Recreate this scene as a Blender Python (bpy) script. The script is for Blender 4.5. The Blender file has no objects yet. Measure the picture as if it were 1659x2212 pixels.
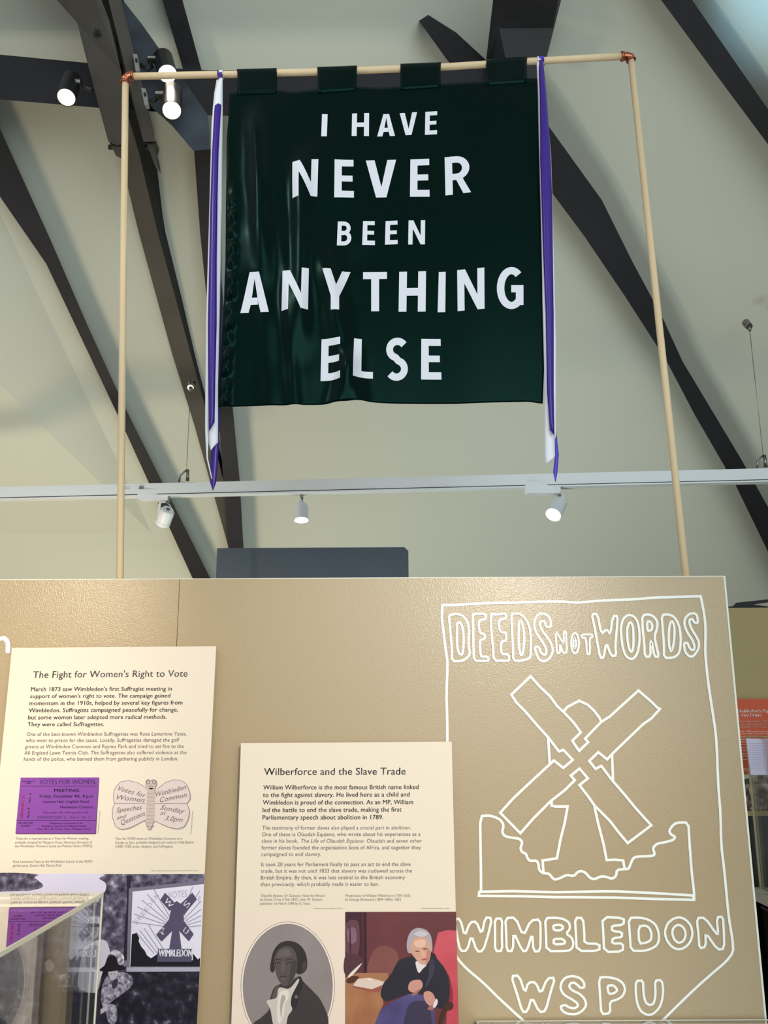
import bpy, bmesh, math, random
from mathutils import Vector, Matrix, noise
random.seed(7)
C = bpy.context.scene.collection
SC = bpy.context.scene

# ------------------------------------------------------------------ camera
F = 1960.0; CX, CY = 829.5, 1106.0
PITCH = math.radians(13.48); ROLL = 0.005
EYE = Vector((0, 0, 1.6))
_x = Vector((1, 0, 0)); _u = Vector((0, -math.sin(PITCH), math.cos(PITCH))); _f = Vector((0, math.cos(PITCH), math.sin(PITCH)))
RIGHT = _x * math.cos(ROLL) - _u * math.sin(ROLL)
UP = _u * math.cos(ROLL) + _x * math.sin(ROLL)
cam = bpy.data.cameras.new('camera'); camo = bpy.data.objects.new('camera', cam); C.objects.link(camo)
m = Matrix((RIGHT, UP, -_f)).transposed().to_4x4(); m.translation = EYE
camo.matrix_world = m
cam.sensor_fit = 'VERTICAL'; cam.sensor_height = 36.0; cam.lens = 36.0 * F / 2212.0
cam.clip_start = 0.05; cam.clip_end = 60
SC.camera = camo

# ------------------------------------------------------------------ light
SC.view_settings.view_transform = 'Standard'; SC.view_settings.look = 'None'
SC.view_settings.exposure = 0.0; SC.view_settings.gamma = 1.0
SC.view_settings.use_curve_mapping = False
w = bpy.data.worlds.new('world'); SC.world = w; w.use_nodes = True
w.node_tree.nodes['Background'].inputs[0].default_value = (0.96, 1.0, 0.97, 1)
w.node_tree.nodes['Background'].inputs[1].default_value = 0.46

def lamp(kind, name, loc, aim, power, col=(1, 1, 1), size=0.1, spot=60, blend=0.6, spread=None):
    l = bpy.data.lights.new(name, kind); l.energy = power; l.color = col
    if kind == 'AREA': l.shape = 'DISK'; l.size = size; l.spread = math.radians(spread or 180)
    else: l.shadow_soft_size = size
    if kind == 'SPOT': l.spot_size = math.radians(spot); l.spot_blend = blend
    o = bpy.data.objects.new(name, l); C.objects.link(o); o.location = loc
    d = Vector(aim) - Vector(loc); o.rotation_euler = d.to_track_quat('-Z', 'Y').to_euler()
    return o
# daylight from a window behind the viewer, gallery spots on the near track, unseen fills added behind the panel and for the ceiling corner
lamp('AREA', 'window_daylight', (0.9, -2.4, 2.8), (-0.2, 4.0, 3.2), 112, (0.84, 0.98, 0.97), 3.4)
lamp('SPOT', 'ceiling_corner_fill', (0.9, 1.7, 3.5), (1.45, 2.6, 4.12), 62, (0.27, 0.67, 1.0), 0.05, 34, 0.75)  # added out-of-view fill that tints the top right ceiling blue
lamp('SPOT', 'banner_spot', (-1.6, 0.6, 3.9), (-0.36, 2.1, 2.95), 50, (1.0, 0.97, 0.92), 0.10, 34, 0.7)
lamp('SPOT', 'gallery_spot', (-1.75, -2.5, 2.80), (-1.38, 2.0, 1.74), 600, (1.0, 0.83, 0.62), 0.05, 25, 0.9)
lamp('SPOT', 'gallery_spot', (1.0, -2.5, 2.80), (-0.10, 2.0, 1.45), 340, (1.0, 0.88, 0.74), 0.05, 23, 0.9)
lamp('AREA', 'warm_fill', (-1.6, 3.0, 1.0), (-1.6, 4.6, 2.6), 24, (1.0, 0.82, 0.56), 0.6)  # added fill hidden low behind the panel, warms the left roof
lamp('AREA', 'cool_fill', (0.0, 3.3, 0.9), (0.0, 3.9, 3.2), 15, (0.80, 1.0, 1.0), 1.0)  # added fill hidden behind the boards, lifts the middle of the roof

# ------------------------------------------------------------------ helpers
def ray(px, py):
    return RIGHT * ((px - CX) / F) + UP * ((CY - py) / F) + _f
def atY(px, py, Y):
    d = ray(px, py); return EYE + d * (Y / d.y)
def roofp(px, py, s=1.0):                    # far roof slope: z = 5.65 - y above the eye
    d = ray(px, py); t = 5.65 / (d.z + d.y); return EYE + d * (t * s)
def crop(x0, y0, s):
    return lambda p: (x0 + p[0] / s, y0 + p[1] / s)
def crops(x0, y0, s, pts):
    f = crop(x0, y0, s); return [f(p) for p in pts]
def vup(px, py):                             # image direction of the vertical at a pixel
    return Vector(((px - 829.5) / (py + 7067.0) - 0.0, -1.0)) * Vector((-1, 1)) if False else Vector((-(px - 845.0) / (py + 7067.0), -1.0))

def lin(c):
    r = []
    for v in c[:3]:
        v = v / 255.0
        r.append(v / 12.92 if v <= 0.04045 else ((v + 0.055) / 1.055) ** 2.4)
    return (*r, 1)
MATS = {}
def mat(name, col, rough=0.6, spec=0.5, metal=0.0, bump=0.0, bscale=40.0, bdist=0.02, vary=0.0, vscale=6.0, col2=None, sheen=0.0, emit=0.0, coat=0.0, stretch=None, detail=4):
    if name in MATS: return MATS[name]
    M = bpy.data.materials.new(name); M.use_nodes = True; nt = M.node_tree; b = nt.nodes['Principled BSDF']
    b.inputs['Base Color'].default_value = lin(col); b.inputs['Roughness'].default_value = rough
    b.inputs['Specular IOR Level'].default_value = spec; b.inputs['Metallic'].default_value = metal
    if sheen: b.inputs['Sheen Weight'].default_value = sheen; b.inputs['Sheen Tint'].default_value = lin(col2 or col)
    if coat: b.inputs['Coat Weight'].default_value = coat; b.inputs['Coat Roughness'].default_value = 0.15
    if emit: b.inputs['Emission Color'].default_value = lin(col); b.inputs['Emission Strength'].default_value = emit
    if bump or vary:
        tc = nt.nodes.new('ShaderNodeTexCoord'); src = tc.outputs['Object']
        if stretch:
            mp = nt.nodes.new('ShaderNodeMapping'); mp.inputs['Scale'].default_value = stretch
            nt.links.new(src, mp.inputs['Vector']); src = mp.outputs['Vector']
    if bump:
        n = nt.nodes.new('ShaderNodeTexNoise'); n.inputs['Scale'].default_value = bscale; n.inputs['Detail'].default_value = detail
        bp = nt.nodes.new('ShaderNodeBump'); bp.inputs['Strength'].default_value = bump; bp.inputs['Distance'].default_value = bdist
        nt.links.new(src, n.inputs['Vector']); nt.links.new(n.outputs['Fac'], bp.inputs['Height']); nt.links.new(bp.outputs['Normal'], b.inputs['Normal'])
    if vary:
        n = nt.nodes.new('ShaderNodeTexNoise'); n.inputs['Scale'].default_value = vscale; n.inputs['Detail'].default_value = 5
        r = nt.nodes.new('ShaderNodeValToRGB')
        c2 = col2 or tuple(min(255, v * (1 + vary)) for v in col)
        r.color_ramp.elements[0].position = 0.5 - 0.25 / max(vary, .2) * .5; r.color_ramp.elements[1].position = min(1, 0.5 + 0.25 / max(vary, .2) * .5)
        r.color_ramp.elements[0].color = lin(col); r.color_ramp.elements[1].color = lin(c2)
        nt.links.new(src, n.inputs['Vector']); nt.links.new(n.outputs['Fac'], r.inputs['Fac']); nt.links.new(r.outputs['Color'], b.inputs['Base Color'])
    MATS[name] = M; return M
def ink(col, rough=0.55, spec=0.3):
    return mat('ink_%d_%d_%d' % tuple(col), col, rough, spec)
def mottled(name, stops, scale, rough=0.5, detail=6, stretch=(1, 1, 1)):       # printed clutter: leaves, crowd, fur
    if name in MATS: return MATS[name]
    M = mat(name, stops[0][1], rough, 0.3); nt = M.node_tree; b = nt.nodes['Principled BSDF']
    tc = nt.nodes.new('ShaderNodeTexCoord'); mp = nt.nodes.new('ShaderNodeMapping'); mp.inputs['Scale'].default_value = stretch
    n = nt.nodes.new('ShaderNodeTexNoise'); n.inputs['Scale'].default_value = scale; n.inputs['Detail'].default_value = detail
    r = nt.nodes.new('ShaderNodeValToRGB'); e = r.color_ramp.elements
    e[0].position, e[0].color = stops[0][0], lin(stops[0][1]); e[1].position, e[1].color = stops[-1][0], lin(stops[-1][1])
    for p, c in stops[1:-1]:
        q = e.new(p); q.color = lin(c)
    nt.links.new(tc.outputs['Object'], mp.inputs['Vector']); nt.links.new(mp.outputs['Vector'], n.inputs['Vector'])
    nt.links.new(n.outputs['Fac'], r.inputs['Fac']); nt.links.new(r.outputs['Color'], b.inputs['Base Color'])
    return M
def glass_mat(name, tint=(252, 254, 252), strength=1.6):
    M = bpy.data.materials.new(name); M.use_nodes = True; nt = M.node_tree
    for n in list(nt.nodes): nt.nodes.remove(n)
    o = nt.nodes.new('ShaderNodeOutputMaterial'); mx = nt.nodes.new('ShaderNodeMixShader')
    t = nt.nodes.new('ShaderNodeBsdfTransparent'); t.inputs[0].default_value = lin(tint)
    g = nt.nodes.new('ShaderNodeBsdfGlossy'); g.inputs['Roughness'].default_value = 0.015; g.inputs[0].default_value = (1, 1, 1, 1)
    fr = nt.nodes.new('ShaderNodeFresnel'); fr.inputs['IOR'].default_value = 1.5
    mu = nt.nodes.new('ShaderNodeMath'); mu.operation = 'MULTIPLY'; mu.inputs[1].default_value = strength; mu.use_clamp = True
    nt.links.new(fr.outputs[0], mu.inputs[0]); nt.links.new(mu.outputs[0], mx.inputs[0])
    nt.links.new(t.outputs[0], mx.inputs[1]); nt.links.new(g.outputs[0], mx.inputs[2]); nt.links.new(mx.outputs[0], o.inputs[0])
    return M

class MB:                                    # collects shapes in world space, links them as one mesh
    def __init__(s): s.v = []; s.f = []; s.mi = []; s.mats = []; s.cur = 0; s.smooth = []
    def use(s, m):
        if m not in s.mats: s.mats.append(m)
        s.cur = s.mats.index(m); return s
    def face(s, idx, sm=False): s.f.append(idx); s.mi.append(s.cur); s.smooth.append(sm)
    def add(s, vs, fs, sm=False):
        b = len(s.v); s.v += [Vector(v) for v in vs]
        for f in fs: s.face([b + i for i in f], sm)
        return s
    def box(s, lo, hi):
        x0, y0, z0 = lo; x1, y1, z1 = hi
        return s.add([(x0, y0, z0), (x1, y0, z0), (x1, y1, z0), (x0, y1, z0), (x0, y0, z1), (x1, y0, z1), (x1, y1, z1), (x0, y1, z1)],
                     [(0, 3, 2, 1), (4, 5, 6, 7), (0, 1, 5, 4), (1, 2, 6, 5), (2, 3, 7, 6), (3, 0, 4, 7)])
    def prism(s, front, back):
        n = len(front); fs = [tuple(range(n)), tuple(range(2 * n - 1, n - 1, -1))]
        fs += [(i, n + i, n + (i + 1) % n, (i + 1) % n) for i in range(n)]
        return s.add(list(front) + list(back), fs)
    def slab(s, front, d): return s.prism(front, [p + Vector(d) for p in front])
    def cyl(s, p0, p1, r0, r1=None, n=20, cap=True):
        p0, p1 = Vector(p0), Vector(p1); r1 = r0 if r1 is None else r1
        z = (p1 - p0).normalized(); x = z.orthogonal().normalized(); y = z.cross(x)
        vs = []
        for p, r in ((p0, r0), (p1, r1)):
            vs += [p + (x * math.cos(2 * math.pi * i / n) + y * math.sin(2 * math.pi * i / n)) * r for i in range(n)]
        s.add(vs, [(i, (i + 1) % n, n + (i + 1) % n, n + i) for i in range(n)], True)
        if cap:
            b = len(s.v) - 2 * n
            s.face([b + i for i in reversed(range(n))]); s.face([b + n + i for i in range(n)])
        return s
    def tube(s, pts, r, n=10):
        pts = [Vector(p) for p in pts]; vs = []; up = None
        for i, p in enumerate(pts):
            t = (pts[min(i + 1, len(pts) - 1)] - pts[max(i - 1, 0)]).normalized()
            x = t.orthogonal().normalized() if up is None else (up - t * up.dot(t)).normalized()
            up = x; y = t.cross(x)
            rr = r[i] if isinstance(r, (list, tuple)) else r
            vs += [p + (x * math.cos(2 * math.pi * k / n) + y * math.sin(2 * math.pi * k / n)) * rr for k in range(n)]
        fs = [(a * n + k, a * n + (k + 1) % n, (a + 1) * n + (k + 1) % n, (a + 1) * n + k) for a in range(len(pts) - 1) for k in range(n)]
        m_ = (len(pts) - 1) * n
        s.add(vs, fs, True); b = len(s.v) - len(vs)
        s.face([b + k for k in reversed(range(n))]); s.face([b + m_ + k for k in range(n)])
        return s
    def sheet(s, rows, thick=None):          # rows of points; a thin cloth
        n = len(rows[0]); vs = [p for r in rows for p in r]
        fs = [(a * n + k, a * n + k + 1, (a + 1) * n + k + 1, (a + 1) * n + k) for a in range(len(rows) - 1) for k in range(n - 1)]
        return s.add(vs, fs, True)
    def build(s, name, material=None, parent=None):
        off = parent_origin(parent)
        me = bpy.data.meshes.new(name); me.from_pydata([v - off for v in s.v], [], s.f); 
        if s.mats:
            for m_ in s.mats: me.materials.append(m_)
            me.polygons.foreach_set('material_index', s.mi)
        elif material: me.materials.append(material)
        me.polygons.foreach_set('use_smooth', s.smooth)
        me.update()
        o = bpy.data.objects.new(name, me); C.objects.link(o)
        if parent: o.parent = parent
        return o
def parent_origin(p):
    v = Vector((0, 0, 0))
    while p is not None: v += p.location; p = p.parent
    return v
def tag(o, label, cat, group=None, kind=None):
    o['label'] = label; o['category'] = cat
    if group: o['group'] = group
    if kind: o['kind'] = kind
    return o
def empty(name, loc, label, cat, group=None, kind=None):
    o = bpy.data.objects.new(name, None); o.empty_display_size = 0.1; C.objects.link(o); o.location = loc
    return tag(o, label, cat, group, kind)
def struct(name, mb, m_):
    o = mb.build(name, m_); o['kind'] = 'structure'; return o

def chaikin(pts, closed, it=1):
    for _ in range(it):
        n = len(pts); out = []
        if not closed: out.append(pts[0])
        for i in range(n if closed else n - 1):
            a, b = pts[i], pts[(i + 1) % n]
            out.append((a[0] * .78 + b[0] * .22, a[1] * .78 + b[1] * .22)); out.append((a[0] * .22 + b[0] * .78, a[1] * .22 + b[1] * .78))
        if not closed: out.append(pts[-1])
        pts = out
    return pts
def spline(pts, n=5):                        # closed smooth outline
    out = []; k = len(pts)
    for i in range(k):
        p0, p1, p2, p3 = (Vector(pts[(i + j - 1) % k]) for j in range(4))
        for t in range(n):
            t /= n
            q = 0.5 * ((2 * p1) + (p2 - p0) * t + (2 * p0 - 5 * p1 + 4 * p2 - p3) * t * t + (3 * p1 - p0 - 3 * p2 + p3) * t ** 3)
            out.append((q.x, q.y))
    return out
def stroke(mb, pts, wpx, to3, closed=False):  # hand-drawn line of constant width on a plane
    P_ = []
    for p in pts:
        p = Vector(p)
        if not P_ or (p - P_[-1]).length > .05: P_.append(p)
    if closed and (P_[0] - P_[-1]).length < .05: P_.pop()
    n = len(P_); h = wpx / 2; L_, R_ = [], []
    for i in range(n):
        a = P_[i] - P_[i - 1] if (closed or i > 0) else P_[1] - P_[0]
        b = P_[(i + 1) % n] - P_[i] if (closed or i < n - 1) else P_[-1] - P_[-2]
        a = a.normalized(); b = b.normalized(); na = Vector((-a.y, a.x)); nb = Vector((-b.y, b.x)); m_ = na + nb
        if m_.length < .2: m_ = na
        m_.normalize(); k = h / max(.62, m_.dot(na))
        p = P_[i].copy()
        if not closed and i == 0: p -= a * h * .7
        if not closed and i == n - 1: p += a * h * .7
        L_.append(p + m_ * k); R_.append(p - m_ * k)
    vs = [to3(q.x, q.y) for q in L_ + R_]
    mb.add(vs, [(i, (i + 1) % n, n + (i + 1) % n, n + i) for i in range(n if closed else n - 1)])
def fillpoly(mb, pts, to3):                  # filled (possibly concave) flat outline
    bm = bmesh.new(); vs = [bm.verts.new((p[0], p[1], 0)) for p in pts]
    f = bm.faces.new(vs); f.normal_update(); r = bmesh.ops.triangulate(bm, faces=[f])
    bm.verts.index_update()
    mb.add([to3(v.co.x, v.co.y) for v in bm.verts], [tuple(v.index for v in t.verts) for t in bm.faces]); bm.free()

_glyphs = {}
def text_mesh(body, bold, shear=0.0):
    k = (body, bold, shear)
    if k in _glyphs: return _glyphs[k]
    cu = bpy.data.curves.new('t', 'FONT'); cu.body = body; cu.size = 1; cu.resolution_u = 3; cu.offset = bold; cu.shear = shear; cu.space_character = 1.03
    o = bpy.data.objects.new('t', cu); C.objects.link(o)
    dg = bpy.context.evaluated_depsgraph_get(); ev = o.evaluated_get(dg); me = ev.to_mesh()
    vs = [(v.co.x, v.co.y) for v in me.vertices]; fs = [tuple(p.vertices) for p in me.polygons]
    ev.to_mesh_clear(); bpy.data.objects.remove(o); bpy.data.curves.remove(cu)
    x0 = min(v[0] for v in vs); x1 = max(v[0] for v in vs)
    _glyphs[k] = ([((x - x0) / (x1 - x0), y) for x, y in vs], fs, x1 - x0); return _glyphs[k]
_cap = [0.0]
def text(mb, body, p0, p1, cap, to3, bold=0.0, shear=0.0, upright=True):
    """one line of writing from baseline pixel p0 to p1, capitals cap px tall"""
    if not _cap[0]:
        vs, _, _ = text_mesh('H', 0.0); _cap[0] = max(v[1] for v in vs)
    vs, fs, wd = text_mesh(body, 0.0, shear)
    p0, p1 = Vector(p0), Vector(p1); d = p1 - p0
    u = vup(*p0) if upright else Vector((d.y, -d.x)).normalized()
    k = cap / _cap[0]; e = bold * k * .75 * d.normalized()
    for o in ((-e, e) if bold > .006 else (e * 0,)):
        mb.add([to3(*(p0 + o + d * x + u * (y * k))) for x, y in vs], fs)

# ------------------------------------------------------------------ materials
M_ROOF = mat('painted_plaster', (211, 213, 201), 0.85, 0.2, bump=0.08, bscale=30, bdist=0.01)
M_WALL = mat('wall_paint', (150, 136, 100), 0.8, 0.2, bump=0.05, bscale=60, bdist=0.005)
M_FLOOR = mat('floor_boards', (96, 78, 60), 0.5, 0.4, vary=0.4, vscale=3, stretch=(1, 12, 1))
M_BEAM = mat('dark_timber', (27, 26, 30), 0.6, 0.4, bump=0.3, bscale=18, bdist=0.01, vary=0.5, vscale=4, col2=(37, 37, 45))
M_BEAMB = mat('blue_black_timber', (40, 44, 52), 0.55, 0.4, bump=0.3, bscale=14, bdist=0.01, vary=0.9, vscale=5, col2=(72, 80, 92))
M_BEAMW = mat('brown_black_timber', (62, 56, 50), 0.55, 0.4, bump=0.3, bscale=16, bdist=0.01, vary=0.5, vscale=5, col2=(76, 72, 68))
M_BOARD = mat('satin_olive_board', (179, 157, 125), 0.24, 0.36, bump=0.2, bscale=340, bdist=0.0015, detail=1)
M_WHITE = mat('white_paint_line', (250, 250, 246), 0.5, 0.3)
M_EDGE = mat('white_edge', (235, 235, 225), 0.5, 0.3)
M_CREAM = mat('cream_print', (238, 222, 203), 0.5, 0.35)
M_DOWEL = mat('pale_dowel', (222, 196, 158), 0.55, 0.4, vary=0.2, vscale=8, stretch=(6, 6, 0.6), col2=(236, 212, 176))
M_COPPER = mat('copper', (176, 106, 82), 0.3, 0.5, metal=1.0, bump=0.2, bscale=60)
M_BANNER = mat('green_satin', (1, 14, 13), 0.29, 0.20, bump=0.12, bscale=160, bdist=0.001, sheen=0.08, col2=(40, 128, 100))
M_BANNER.node_tree.nodes['Principled BSDF'].inputs['Specular Tint'].default_value = (.16, .50, .42, 1)
M_LETTER = mat('white_satin', (226, 228, 240), 0.45, 0.4, bump=0.25, bscale=45, bdist=0.004)
M_PURPLE = mat('purple_satin', (56, 22, 140), 0.33, 0.5)
M_LILAC = mat('violet_satin', (88, 70, 214), 0.4, 0.4)
M_RIBW = mat('white_ribbon', (238, 240, 250), 0.4, 0.4)
M_TRACK = mat('white_enamel', (222, 228, 236), 0.35, 0.5)
M_STEEL = mat('steel', (150, 150, 150), 0.3, 0.5, metal=1.0)
M_BLACK = mat('black_enamel', (22, 22, 26), 0.45, 0.5)
M_LENS = mat('lit_lens', (255, 244, 222), 0.3, 0.5, emit=9.0)
M_LENS2 = mat('lit_lens_bright', (255, 238, 196), 0.3, 0.5, emit=3.0)
M_GREY = mat('slate_board', (64, 75, 88), 0.55, 0.4)
M_GLASS = glass_mat('clear_glass', strength=0.5); M_GLASST = glass_mat('clear_glass_top', strength=1.7)
M_GEDGE = mat('glass_edge', (232, 228, 206), 0.25, 0.5)
M_PLINTH = mat('plinth_grey', (70, 66, 62), 0.6, 0.3)

# ------------------------------------------------------------------ the room
PANEL_Y = 2.0
struct('floor', MB().box((-4.5, -3.0, -0.1), (4.5, 5.2, 0)), M_FLOOR)
struct('wall_back', MB().box((-4.5, 5.0, 0), (4.5, 5.15, 2.25)), M_WALL)
_a, _b, _c = roofp(1120, 200), roofp(1735, 1313), roofp(2400, 1310, .86)
_n = (_b - _a).cross(_c - _a)
def on_right(px, py, s=1.0):                 # right-hand roof slope
    d = ray(px, py); return EYE + d * ((_a - EYE).dot(_n) / d.dot(_n) * s)
def ceiling():
    V = {'at': roofp(-314, -400), 'ab': roofp(465, 1313), 'fb': roofp(1735, 1313), 'f2': roofp(1120, 200), 'et': roofp(1130, -400),
         'lb': roofp(-1500, 1330, .86), 'lt': roofp(-1300, -400, .82), 'g1': roofp(1175, -400, .99), 'g2': roofp(2400, 1310, .86),
         'r1': roofp(3000, 900, .62), 'r2': roofp(2000, -400, .8)}
    V['g1'] = on_right(1175, -400)
    K = list(V); ix = lambda *n: tuple(K.index(a) for a in n)
    mb = MB(); pts = [V[k] for k in K]
    fs = [ix('at', 'ab', 'fb', 'f2', 'et'), ix('at', 'lt', 'lb', 'ab'), ix('et', 'f2', 'g1'), ix('f2', 'g2', 'g1'), ix('f2', 'fb', 'g2'), ix('g1', 'g2', 'r1', 'r2')]
    mb.add(pts, fs); up = [p + Vector((0, .06, .06)) for p in pts]
    mb.add(up, [tuple(reversed(f)) for f in fs])
    return mb, V
cmb, CV = ceiling(); struct('ceiling', cmb, M_ROOF)

def beam(name, pts, label, s0=0.965, s1=.9995, m_=None, depth=None, cat='beam', thick=0.12):
    """timber seen with outline pts; either lying on the roof slope (s0..s1) or free at the given distances"""
    mb = MB()
    if depth is None:
        mb.prism([roofp(x, y, s0) for x, y in pts], [roofp(x, y, s1) for x, y in pts])
    else:
        fr = [atY(x, y, depth(x, y)) for x, y in pts]
        bk = [EYE + (p - EYE) * (1 + thick / (p - EYE).length) for p in fr]
        mb.prism(fr, bk)
    o = mb.build(name, m_ or M_BEAM); return tag(o, label, cat, 'dark roof timbers', 'thing')

beam('rafter', [(-345, -450), (-110, 20), (0, 278), (110, 520), (190, 705), (270, 880), (453, 1247), (470, 1285), (435, 1285), (415, 1247), (270, 930), (100, 570), (0, 425), (-420, -450)],
     'straight dark rafter at the far left, running down behind the left wooden pole')
beam('rafter', [(225, -450), (351, 0), (395, 148), (420, 235), (460, 235), (435, 150), (394, 0), (290, -450)],
     'short narrow dark rafter on the ceiling just right of the bolted twin timbers', 0.975)
beam('rafter', [(419, 322), (432, 500), (452, 700), (476, 950), (493, 1184), (496, 1230), (529, 1230), (526, 1184), (518, 1040), (503, 885), (478, 600), (462, 420), (455, 322)],
     'slim dark rafter half hidden behind the left ribbons, ending behind the slate board', 0.965)
beam('rafter', [(905, 45), (925, 32), (985, 70), (1046, 126), (1187, 275), (1300, 432), (1366, 565), (1433, 690), (1474, 780), (1540, 890), (1600, 990), (1659, 1095), (1735, 1245), (1735, 1313), (1659, 1192), (1590, 1050), (1500, 895), (1440, 780), (1350, 640), (1262, 510), (1195, 420), (1080, 270), (972, 138)],
     'long diagonal dark rafter running behind the banner to the lower right', 0.962)
g_on = on_right
gp = [(1180, -400), (1428, 0), (1540, 152), (1659, 312), (1960, 720), (2400, 1310), (2500, 1310), (2060, 720), (1659, 236), (1495, 0), (1235, -400)]
tag(MB().prism([g_on(x, y, .965) for x, y in gp], [g_on(x, y, .9995) for x, y in gp]).build('rafter', M_BEAM),
    'dark rafter crossing the top right corner of the ceiling', 'beam', 'dark roof timbers', 'thing')

# truss in front of the roof slope
TIE = lambda x, y: 2.90
beam('tie_beam', [(-1100, 70), (0, 118), (190, 136), (450, 152), (1160, 140), (1166, 262), (700, 256), (450, 249), (216, 233), (0, 215), (-1100, 140)],
     'horizontal dark tie beam running across behind the banner top', depth=TIE, thick=0.14)
beam('king_post', [(1082, -420), (1065, 0), (1050, 130), (1046, 300), (1130, 300), (1180, 128), (1212, 0), (1290, -420)],
     'broad dark post coming straight down behind the banner top on the right', depth=lambda x, y: 2.86 - max(0, 130 - y) * .0016, thick=0.035, cat='post')
beam('knee_brace', [(150, -230), (265, 0), (305, 50), (351, 115), (405, 184), (450, 250), (454, 322), (418, 326), (372, 272), (328, 232), (290, 180), (262, 60), (120, -230)],
     'curved blue-black brace bending down to the right behind the black spotlights', m_=M_BEAMB, depth=lambda x, y: 2.80, thick=0.09, cat='brace')
Bd = lambda x, y: 2.62 + 1.98 * max(0, min(1, (y + 40) / 1222)) ** 1.05
def truss_rafter():
    L = [(120, -300), (196, -40), (214, 80), (226, 200), (258, 330), (299, 500), (372, 765), (421, 922), (494, 1184), (502, 1215)]
    Mi = [(160, -300), (236, -40), (250, 80), (262, 200), (300, 330), (340, 500), (412, 765), (455, 922), (517, 1184), (524, 1215)]
    R = [(190, -300), (262, -40), (278, 80), (300, 200), (335, 330), (366, 500), (436, 765), (474, 922), (527, 1184), (533, 1215)]
    mb = MB(); k = 1.0
    fl = [atY(x, y, Bd(x, y)) for x, y in L]; fm = [atY(x, y, Bd(x, y) - .0) for x, y in Mi]
    fr = [atY(x, y, Bd(x, y) + .13) for x, y in R]; bl = [EYE + (p - EYE) * 1.05 for p in fl]
    n = len(L); vs = fl + fm + fr + bl
    fs = [(i, i + 1, n + i + 1, n + i) for i in range(n - 1)]
    fs2 = [(n + i, n + i + 1, 2 * n + i + 1, 2 * n + i) for i in range(n - 1)]
    fs3 = [(2 * n + i, 2 * n + i + 1, 3 * n + i + 1, 3 * n + i) for i in range(n - 1)] + [(3 * n + i, 3 * n + i + 1, i + 1, i) for i in range(n - 1)]
    fs3 += [(0, n, 2 * n, 3 * n), (n - 1, 4 * n - 1, 3 * n - 1, 2 * n - 1)]
    mb.use(M_BEAMW); mb.add(vs, fs); mb.use(M_BEAM); mb.add(vs, fs2 + fs3)  # lighter front face and darker sides: fall of light put into the colour
    o = mb.build('truss_rafter'); tag(o, 'heavy sloping truss timber passing behind the left pole and carrying the steel cable cup', 'beam', 'dark roof timbers', 'thing')
truss_rafter()
beam('side_timber', [(-160, -420), (123, 0), (167, 50), (200, 180), (234, 306), (252, 314), (285, 309), (262, 155), (236, 44), (60, -420)],
     'wide brown-black side timber at upper left with a bolt hole', m_=M_BEAMW, depth=lambda x, y: 2.58 + y / 1200, thick=0.10, cat='beam')
st = beam('side_timber', [(80, -420), (237, 0), (268, 155), (310, 306), (334, 306), (333, 285), (284, 90), (263, 0), (130, -420)],
     'narrow brown-black side timber carrying the black spotlights', m_=M_BEAMW, depth=lambda x, y: 2.60 + y / 1200, thick=0.07, cat='beam')
# bolt hole and end plates of the side timbers
def bolt(px, py, Y, label):
    r = empty('bolt', atY(px, py, Y), label, 'bolt', 'bolt heads on the side timbers')
    p = atY(px, py, Y); MB().cyl(p + Vector((0, .02, 0)), p + Vector((0, -.012, 0)), .010, n=6).build('head', M_BLACK, r)
    MB().cyl(p + Vector((0, .02, 0)), p + Vector((0, -.004, 0)), .017, n=16).build('washer', M_BLACK, r)
bolt(212, 71, 2.64, 'small black bolt in the wide brown-black side timber')
def bracket(pts, Y, label):
    r = empty('timber_bracket', atY(pts[0][0], pts[0][1], Y), label, 'bracket', 'steel brackets under the side timbers')
    fr = [atY(x, y, Y) for x, y in pts]
    MB().slab(fr, (0, .05, 0)).build('plate', M_BEAMW, r)
    a = atY(pts[1][0], pts[1][1], Y + .02); MB().cyl(a + Vector((-.012, 0, 0)), a + Vector((.016, 0, 0)), .009, n=12).build('bolt_head', M_BLACK, r)
bracket([(236, 306), (242, 318), (254, 324), (262, 322), (262, 308)], 2.85, 'dark bracket under the lower end of the wide side timber')
bracket([(314, 306), (321, 318), (330, 346), (340, 356), (338, 338), (333, 320), (337, 304)], 2.87, 'dark hooked bracket under the lower end of the narrow side timber')

# timber wedge at the foot of the roof, far right
bw = lambda x, y: 3.98
e = beam('wall_plate', [(1560, 1313), (1583, 1309), (1590, 1302), (1720, 1288), (1720, 1300), (1660, 1301), (1628, 1306), (1660, 1310), (1720, 1310), (1720, 1315)],
         'slim dark timber lying on top of the far right display wall', depth=bw, thick=0.10)

# ------------------------------------------------------------------ far boards and wall unit
def far_board():
    Y = 3.0
    p = [(469, 1184), (872, 1183), (881, 1193), (882, 1215)]
    a = atY(469, 1184, Y); b = atY(882, 1183, Y); c = .013
    x0, x1, z1 = a.x, b.x, a.z
    r = empty('slate_display_board', ((x0 + x1) / 2, Y, 0), 'plain slate grey display board standing behind the olive panel, one corner cut', 'display board')
    fr = [Vector(q) for q in ((x0, Y, .06), (x1, Y, .06), (x1, Y, z1 - c), (x1 - c, Y, z1), (x0, Y, z1))]
    MB().slab(fr, (0, .04, 0)).build('board', M_GREY, r)
    for x in (x0 + .05, x1 - .05): MB().box((x - .03, Y - .2, 0), (x + .03, Y + .24, .06)).build('foot', M_BLACK, r)
far_board()

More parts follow.
